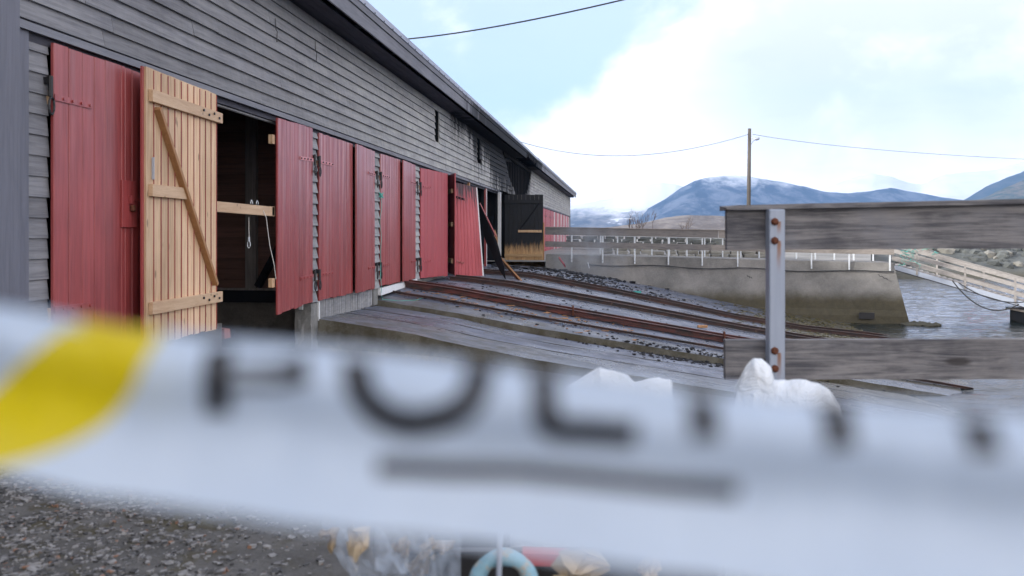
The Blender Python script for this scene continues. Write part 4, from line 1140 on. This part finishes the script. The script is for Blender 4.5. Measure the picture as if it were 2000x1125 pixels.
def m_nearboard(name, seed):
    m, nt, b = newmat(name); tc = nt.add('ShaderNodeNewGeometry').outputs['Position']
    v = nt.add('ShaderNodeVectorMath', {0: tc, 1: (0, 0, seed * 3.3)}, operation='ADD').outputs[0]
    g = nt.noise(nt.scaled(v, 1.4, 1.4, 22), 1.4, 8, .68, 1.2)
    w = nt.noise(nt.scaled(v, 6, 6, 120), 1.2, 4, .6, .5)
    big = nt.noise(v, 3.2, 5, .6)
    f = nt.math('ADD', nt.math('MULTIPLY', g, .6), nt.math('ADD', nt.math('MULTIPLY', w, .22), nt.math('MULTIPLY', big, .35)))
    c = nt.mix(nt.mapr(f, .45, .72), (.050, .050, .060), (.235, .225, .225))
    c = nt.mix(nt.mapr(big, .5, .7, 0, .5), c, (.12, .13, .16))
    vor = nt.add('ShaderNodeTexVoronoi', {'Vector': nt.scaled(v, 1.5, 1.5, 5.0), 'Scale': 1.0}).outputs['Distance']
    c = nt.mix(nt.mapr(vor, .05, .11, .85, 0), c, (.02, .016, .016))
    setc(b, nt, c, .72, nt.math('ADD', g, nt.math('MULTIPLY', w, .5)), .6, .004); return m
fboard(1420, 2260, 408, 488, 392, 484, FD, .036, 'plank', m_nearboard('near_board_a', 1), 1)
fboard(1417, 2260, 664, 741, 662, 741, FD, .036, 'plank', m_nearboard('near_board_b', 2), 2)
# cap board with rounded end
m = MB(); rows = [[], [], [], []]
for i in range(41):
    t = i / 40; px = 1419 + 840 * t; y = 401 - 18 * t + .8 * fbm(t * 8, 3); q = at(px, y, FD - .03); s = .02 * max(0, 1 - i * 1.2)
    rows[0].append(q + Vector((0, 0, -s * .4))); rows[1].append(at(px, y + 9.5 - s * 80, FD - .03)); rows[2].append(at(px, y + 9.5, FD - .03) + fwd * .12); rows[3].append(q + fwd * .12)
m.grid(rows + [rows[0]]); k = len(m.v)
for e in (0, -1): m.v += [tuple(rows[q][e]) for q in range(4)]
m.f += [(k, k + 1, k + 2, k + 3), (k + 7, k + 6, k + 5, k + 4)]
m.build('cap_board', m_nearboard('near_board_c', 3), nf, bevel=0)
def m_post():
    m, nt, b = newmat('streaked_steel_post'); p = pos(nt); x, y, z = xyz(nt, p)
    n = nt.noise(nt.scaled(p, 30, 30, 3), 1.2, 5, .6)
    c = nt.mix(n, (.24, .28, .35), (.36, .40, .48))
    bx = at(1513, 458, FD)
    dxx = nt.math('SUBTRACT', nt.math('ADD', nt.math('MULTIPLY', x, cs), nt.math('MULTIPLY', y, sn)), bx.x * cs + bx.y * sn)
    w = nt.mapr(nt.math('ABSOLUTE', nt.math('ADD', dxx, nt.math('MULTIPLY', nt.math('SUBTRACT', nt.noise(nt.scaled(p, 1, 1, 18), 1.0, 3), .5), .012))), .003, .013, 1, 0)
    for (py0, L) in ((433, 30), (470, 70), (685, 60)):
        z0 = at(0, py0, FD).z; z1 = at(0, py0 + L, FD).z
        f = nt.math('MULTIPLY', nt.math('MULTIPLY', nt.mapr(z, z1, z0 - .005), nt.math('LESS_THAN', z, z0)), w)
        c = nt.mix(nt.math('MULTIPLY', f, .85), c, (.22, .085, .022))
    setc(b, nt, c, .5, n, .15, .003); b.inputs['Metallic'].default_value = .25; return m
pm = MB(); a = at(1514, 409, FD - .032); b = at(1514, 458, FD - .032); b.z = h_ground(b.x, b.y) - .1
pm.beam(b - right * 0, a, .066, .058, fwd)
po = pm.build('post', m_post(), nf, bevel=.004)
for py in (433, 470, 685, 720):
    q = at(1513, py, FD - .062); MB().tube([q, q - fwd * .006, q - fwd * .014], [.016, .016, .009], 8).build('bolt', M['rusty'], po)
pm = MB(); a = at(2235, 398, FD - .032); b = at(2235, 458, FD - .032); b.z = h_ground(b.x, b.y) - .1; pm.beam(b, a, .066, .058, fwd).build('post', M['galv'], nf, bevel=.004)

# ================================================================== WHITE BAGS AND THE WRAPPED HEAP BEHIND THE TAPE
def m_poly(name, col, alpha, rough=.35):
    m, nt, b = newmat(name); p = pos(nt)
    n = nt.noise(p, 9, 6, .65, 1.5)
    nt.l.new(nt.add('ShaderNodeBump', {'Strength': .9, 'Distance': .04, 'Height': n}).outputs[0], b.inputs['Normal'])
    b.inputs['Base Color'].default_value = (*col, 1); b.inputs['Roughness'].default_value = rough
    b.inputs['Alpha'].default_value = alpha
    if alpha == 1: b.inputs['Subsurface Weight'].default_value = .0
    return m
M['poly_w'] = m_poly('white_polythene', (.72, .76, .80), 1.0, .4)
M['poly_c'] = m_poly('clear_polythene', (.55, .62, .70), .34, .15)
def drape(prof, d, depth, seed, name, mat, amp=.035, **kw):
    """crumpled bag: outline given as (px, py) top edge samples, standing on the ground, with real depth"""
    m = MB(); rows = []; xs_ = [p[0] for p in prof]; n = 90
    gz = h_ground(at((xs_[0] + xs_[-1]) / 2, 458, d).x, 3) - .01
    for j in range(41):
        v = j / 40; r = []                      # v: front ground -> over the top -> back ground
        for i in range(n + 1):
            px = xs_[0] + (xs_[-1] - xs_[0]) * i / n; top = at(px, interp(prof, px), d).z
            e = math.sin(math.pi * min(1, max(0, i / n)))
            q = 1 - abs(2 * v - 1) ** 2.2
            base = at(px, 458, d); z = gz + (top - gz) * min(1, q * 1.0)
            w = base + fwd * (v - .5) * depth * (e ** .35)
            f = .6 + .4 * q
            nn = amp * (abs(fbm(w.x * 6, w.y * 6, z * 5 + seed, 3)) - .25 + .18 * fbm(w.x * 22, w.y * 22, z * 16 + seed, 3)) * (0.25 if v == .5 else 1)
            r.append((w.x + nn, w.y + nn * 1.2, max(gz - .02, z + nn * .4)))
        rows.append(r)
    m.grid(rows)
    return m.build(name, mat, smooth=True, **kw)
tag(drape([(1000, 860), (1060, 790), (1110, 752), (1150, 728), (1172, 716), (1190, 722), (1215, 727), (1228, 731), (1240, 745), (1262, 740), (1290, 738), (1311, 741), (1316, 775), (1330, 900)], 2.55, .42, 3, 'white_sack', M['poly_w']), 'white plastic sack with a low peaked top, in front of the slabs', 'sack')
tag(drape([(1425, 900), (1442, 760), (1450, 735), (1462, 712), (1474, 699), (1488, 700), (1500, 712), (1510, 742), (1540, 744), (1570, 742), (1600, 748), (1625, 765), (1642, 790), (1660, 900)], 2.7, .40, 8, 'white_sack', M['poly_w']), 'white plastic sack with a knotted upright ear, beside the fence post', 'sack')
# lower heap: black crate with leaves under clear film
cr_ = empty('crate', 'black and red crate of rubbish under clear film at the bottom edge', 'crate')
a = at(800, 1090, 2.3); b = at(1400, 1090, 2.3); zt = EYE - .655 / FPX * 1 * 0 - .83; gz = -.18
MB().beam(Vector((a.x, a.y, gz + .21)), Vector((b.x, b.y, gz + .21)), .03, .40).build('front_panel', M['black'], cr_)
MB().beam(Vector((a.x, a.y, gz + .17)) + fwd * .4, Vector((b.x, b.y, gz + .17)) + fwd * .4, .03, .30).build('rear_panel', M['black'], cr_)
MB().beam(Vector((a.x, a.y, gz + .17)), Vector((a.x, a.y, gz + .17)) + fwd * .4, .03, .30).build('side_panel', M['black'], cr_)
MB().beam(at(1020, 1086, 2.27), at(1110, 1090, 2.27), .05, .03).build('red_rim', plain('red_plastic', (.45, .03, .03), .4), cr_)
m = MB(); cc = at(984, 1140, 2.02); rg = .063
rows = []
for i in range(37):
    t = 2 * math.pi * i / 36; r = []
    for j in range(13):
        s = 2 * math.pi * j / 12; q = rg + .019 * math.cos(s) * (1 + .08 * math.sin(5 * t))
        r.append(cc + right * q * math.cos(t) + Vector((0, 0, 1)) * q * math.sin(t) - fwd * .019 * math.sin(s))
    rows.append(r)
m.grid(rows)
tag(m.build('painted_ring', plain('flaking_blue_paint', (.20, .36, .44), .6, var=.35, scale=45, bstr=.6, rust=(.52, (.38, .34, .28))), smooth=True), 'thick ring with flaking light blue paint below the tape', 'ring')
tag(MB().tube([cc + Vector((0, 0, -.02)) - fwd * .03 - right * .012, cc + Vector((0, 0, .15)) - fwd * .03 - right * .008], .007, 6).build('steel_pin', M['galv']), 'thin grey pin standing through the light blue ring', 'pin')
leafm = wood('dead_leaf', (.14, .09, .045), (.34, .25, .14), 0, .7, rvar=.6)
def leaf(px, py, d, w, h, rot, seed, mat=leafm, label='curled brown leaf'):
    m = MB(); rr = random.Random(seed); rows = []
    c = at(px, py, d); ca, sa = math.cos(rot), math.sin(rot)
    for j in range(7):
        v = j / 6 * 2 - 1; half = math.sqrt(max(.04, 1 - v * v)) * (1 + .25 * rr.uniform(-1, 1)); r = []
        for i in range(6):
            u = (i / 5 * 2 - 1) * half
            x = (u * w * ca - v * h * sa); z = (u * w * sa + v * h * ca)
            r.append(c + right * (x + w * .22 * rr.uniform(-1, 1)) + Vector((0, 0, z + h * .22 * rr.uniform(-1, 1))) + fwd * (.025 * u * u + .02 * math.sin(v * 3 + seed) + .018 * rr.uniform(-1, 1)))
        rows.append(r)
    m.grid(rows); return tag(m.build('dead_leaf', mat), label, 'leaf')
paper = plain('brown_paper', (.36, .28, .18), .8, var=.5, scale=30)
leaf(695, 1062, 2.2, .030, .050, .1, 1, label='pale torn leaf leftmost but one under the clear film', mat=paper)
leaf(640, 1052, 2.2, .018, .028, .6, 2, label='small tan leaf at the outer tip of the clear film')
leaf(780, 1075, 2.25, .024, .022, 1.1, 3, label='little tan leaf mid-way along the clear film')
leaf(850, 1080, 2.3, .055, .035, .2, 4, label='broad brown leaf next to the black crate')
leaf(1130, 1110, 2.1, .080, .042, .15, 5, mat=paper, label='large folded tan paper right of the blue ring')
leaf(1270, 1112, 2.15, .035, .020, 1.0, 6, label='curled beige leaf between paper and gravel')
leaf(820, 1105, 2.2, .05, .02, .9, 7, label='dark brown leaf lying low in the heap')
# clear film
m = MB(); rows = []
for j in range(19):
    v = j / 18; r = []
    for i in range(49):
        u = i / 48; px = 610 + 290 * u; d = 1.98 + .45 * v
        y = 1000 + 140 * (1 - v) + 30 * math.sin(u * 9) * (1 - v)
        p = at(px + 80 * (1 - v) * (0 if u > .4 else 1), y, d) + Vector((0, 0, .02 * fbm(u * 14, v * 5, 1) + .012 * math.sin(u * 60 + v * 9)))
        r.append(p)
    rows.append(r)
m.grid(rows); tag(m.build('plastic_film', M['poly_c'], smooth=True), 'sheet of clear crumpled plastic film over the rubbish crate', 'film')

# ================================================================== BARRIER TAPE close to the lens
TOP = [(-300, 560), (0, 604), (200, 640), (400, 664), (600, 680), (1000, 724), (1400, 772), (1700, 796), (2000, 816), (2350, 836)]
BOT = [(-300, 880), (0, 905), (200, 955), (400, 985), (600, 1008), (1000, 1058), (1400, 1118), (1700, 1160), (2000, 1200), (2350, 1230)]
DEP = [(-300, .262), (0, .248), (600, .232), (1200, .216), (2000, .200), (2350, .196)]
def tp(px, v, n=0.0):
    """v = 0 at the fold (top), 1 at the lower edge; v < 0 runs over the fold and down the back"""
    d = interp(DEP, px); y0 = interp(TOP, px); y1 = interp(BOT, px)
    if v >= 0:
        y = y0 + (y1 - y0) * v; back = interp([(0, .007), (.08, .003), (.2, 0), (.35, .0012), (.55, .0032), (.75, .001), (1, -.006)], v) + .0012 * math.sin(px * .011 + v * 4) + .0010 * fbm(px * .012, v * 2.5, 2)
        p = at(px, y, d) + fwd * (back - n); return p
    y = y0 + (y1 - y0) * (-v); return at(px, y, d) + fwd * (.0035 + .004 * min(1, -v * 6) + n)
def m_tape():
    m, nt, b = newmat('tape_film')
    uv = nt.add('ShaderNodeAttribute', attribute_name='tape_uv').outputs['Vector']
    u, v, w = xyz(nt, uv)
    # diagonal yellow bands repeat far along the tape, white between
    s = nt.math('ADD', u, nt.math('MULTIPLY', v, 290.0)); s2 = nt.math('ADD', nt.math('ADD', u, nt.math('MULTIPLY', v, 90.0)), nt.math('MULTIPLY', nt.math('POWER', nt.math('MAXIMUM', v, 0.0), 3.0), 210.0))
    a = nt.mapr(s, 128, 134, 0, 1); bb = nt.mapr(s2, 297, 303, 1, 0)
    c = nt.mix(nt.math('MULTIPLY', a, bb), (.57, .67, .80), (.70, .56, .004))
    nt.l.new(c, b.inputs['Base Color']); b.inputs['Roughness'].default_value = .35
    tr = nt.add('ShaderNodeBsdfTranslucent', {'Color': c}); tp_ = nt.add('ShaderNodeBsdfTransparent')
    m1 = nt.add('ShaderNodeMixShader', {0: .30, 1: b.outputs[0], 2: tr.outputs[0]})
    m2 = nt.add('ShaderNodeMixShader', {0: .025, 1: m1.outputs[0], 2: tp_.outputs[0]})
    nt.l.new(m2.outputs[0], nt.n['Material Output'].inputs[0]); return m
m = MB(); rows = []; uvs = []
vs = [-.42, -.3, -.2, -.1, -.03, 0, .05, .1, .2, .3, .4, .5, .6, .7, .8, .9, 1]
for v in vs:
    r = []
    for i in range(107):
        px = -300 + 25 * i; r.append(tp(px, v)); uvs.append((px, v, 0))
    rows.append(r)
m.grid(rows)
tape = m.build('barrier_tape', m_tape(), smooth=True)
at_ = tape.data.attributes.new('tape_uv', 'FLOAT_VECTOR', 'POINT')
for i, q in enumerate(uvs): at_.data[i].vector = q
tag(tape, 'white police barrier tape with a yellow diagonal band and black letters, out of focus', 'tape')
ink = plain('black_print', (.012, .012, .016), .5)
def vv(px, y): return (y - interp(TOP, px)) / (interp(BOT, px) - interp(TOP, px))
def ribbon(path, w, name='letter_stroke'):
    """letter stroke printed on the tape: path of (px, y) on the front, w wide in the same units"""
    m = MB(); fine = []
    for (a, b) in zip(path, path[1:]):
        n = max(1, int(math.hypot(b[0] - a[0], b[1] - a[1]) / 10))
        for i in range(n): fine.append((a[0] + (b[0] - a[0]) * i / n, a[1] + (b[1] - a[1]) * i / n))
    fine.append(path[-1]); L = []; Rr = []
    for i, p in enumerate(fine):
        q0 = fine[max(0, i - 1)]; q1 = fine[min(len(fine) - 1, i + 1)]
        dx_, dy_ = q1[0] - q0[0], q1[1] - q0[1]; l = math.hypot(dx_, dy_) or 1
        nx_, ny_ = -dy_ / l * w / 2, dx_ / l * w / 2
        for S, sg in ((L, 1), (Rr, -1)):
            X, Y = p[0] + nx_ * sg, p[1] + ny_ * sg; S.append(tp(X, max(.0, vv(X, Y)), .0009))
    m.grid([L, Rr]); return m
def letter(name, paths, w):
    big = MB()
    for p in paths:
        r = ribbon(p, w); k = len(big.v); big.v += r.v; big.f += [tuple(k + i for i in f) for f in r.f]
    big.build(name, ink, tape)
letter('letter_p', [[(425, 680), (422, 812)], [(430, 735), (540, 735), (598, 722)]], 52)
letter('letter_o', [[(688, 700), (700, 760), (735, 805), (790, 828), (845, 822), (900, 800), (930, 760), (938, 712)]], 56)
letter('letter_l', [[(1062, 725), (1066, 820), (1085, 840), (1245, 848)]], 52)
letter('letter_i', [[(1376, 762), (1376, 856)]], 58)
letter('letter_t', [[(1641, 786), (1641, 872)]], 64)
letter('letter_i', [[(1924, 808), (1924, 886)]], 64)
letter('rule', [[(735, 912), (1000, 926), (1445, 962)]], 33)

# ================================================================== SMOKE drifting off the burnt bay
m = MB(); bm = bmesh.new(); bmesh.ops.create_icosphere(bm, subdivisions=3, radius=1)
c = at(1150, 490, 31.0)
m.v = [tuple(c + Vector((v.co.x * 2.3, v.co.y * 1.4, v.co.z * 1.5))) for v in bm.verts]; m.f = [tuple(v.index for v in f.verts) for f in bm.faces]; bm.free()
sm = bpy.data.materials.new('smoke'); sm.use_nodes = True; nt = NT(sm.node_tree); nt.n.clear()
o = nt.add('ShaderNodeOutputMaterial'); p = pos(nt)
r_ = nt.add('ShaderNodeVectorMath', {0: p, 1: tuple(c)}, operation='DISTANCE').outputs['Value']
den = nt.math('MULTIPLY', nt.mapr(r_, .3, 1.9, 1, 0), nt.mapr(nt.noise(p, 1.2, 4, .6, .6), .40, .66))
v = nt.add('ShaderNodeVolumePrincipled', {'Color': (.62, .74, .95, 1), 'Density': nt.math('MULTIPLY', den, .42)})
nt.l.new(v.outputs[0], o.inputs['Volume'])
so = m.build('smoke', sm, kind='stuff')

# ================================================================== HAZE
HZ = True
if HZ:
    hm = bpy.data.materials.new('haze'); hm.use_nodes = True; nt = NT(hm.node_tree); nt.n.clear()
    o = nt.add('ShaderNodeOutputMaterial'); v = nt.add('ShaderNodeVolumePrincipled', {'Color': (.30, .54, 1.0, 1), 'Density': .00019})
    nt.l.new(v.outputs[0], o.inputs['Volume'])
    MB().box(-3600, 3600, -320, 5600, -12, 900).build('haze', hm, kind='stuff')
print('DN', DN_TEST, DN2, 'objects', len(bpy.data.objects))
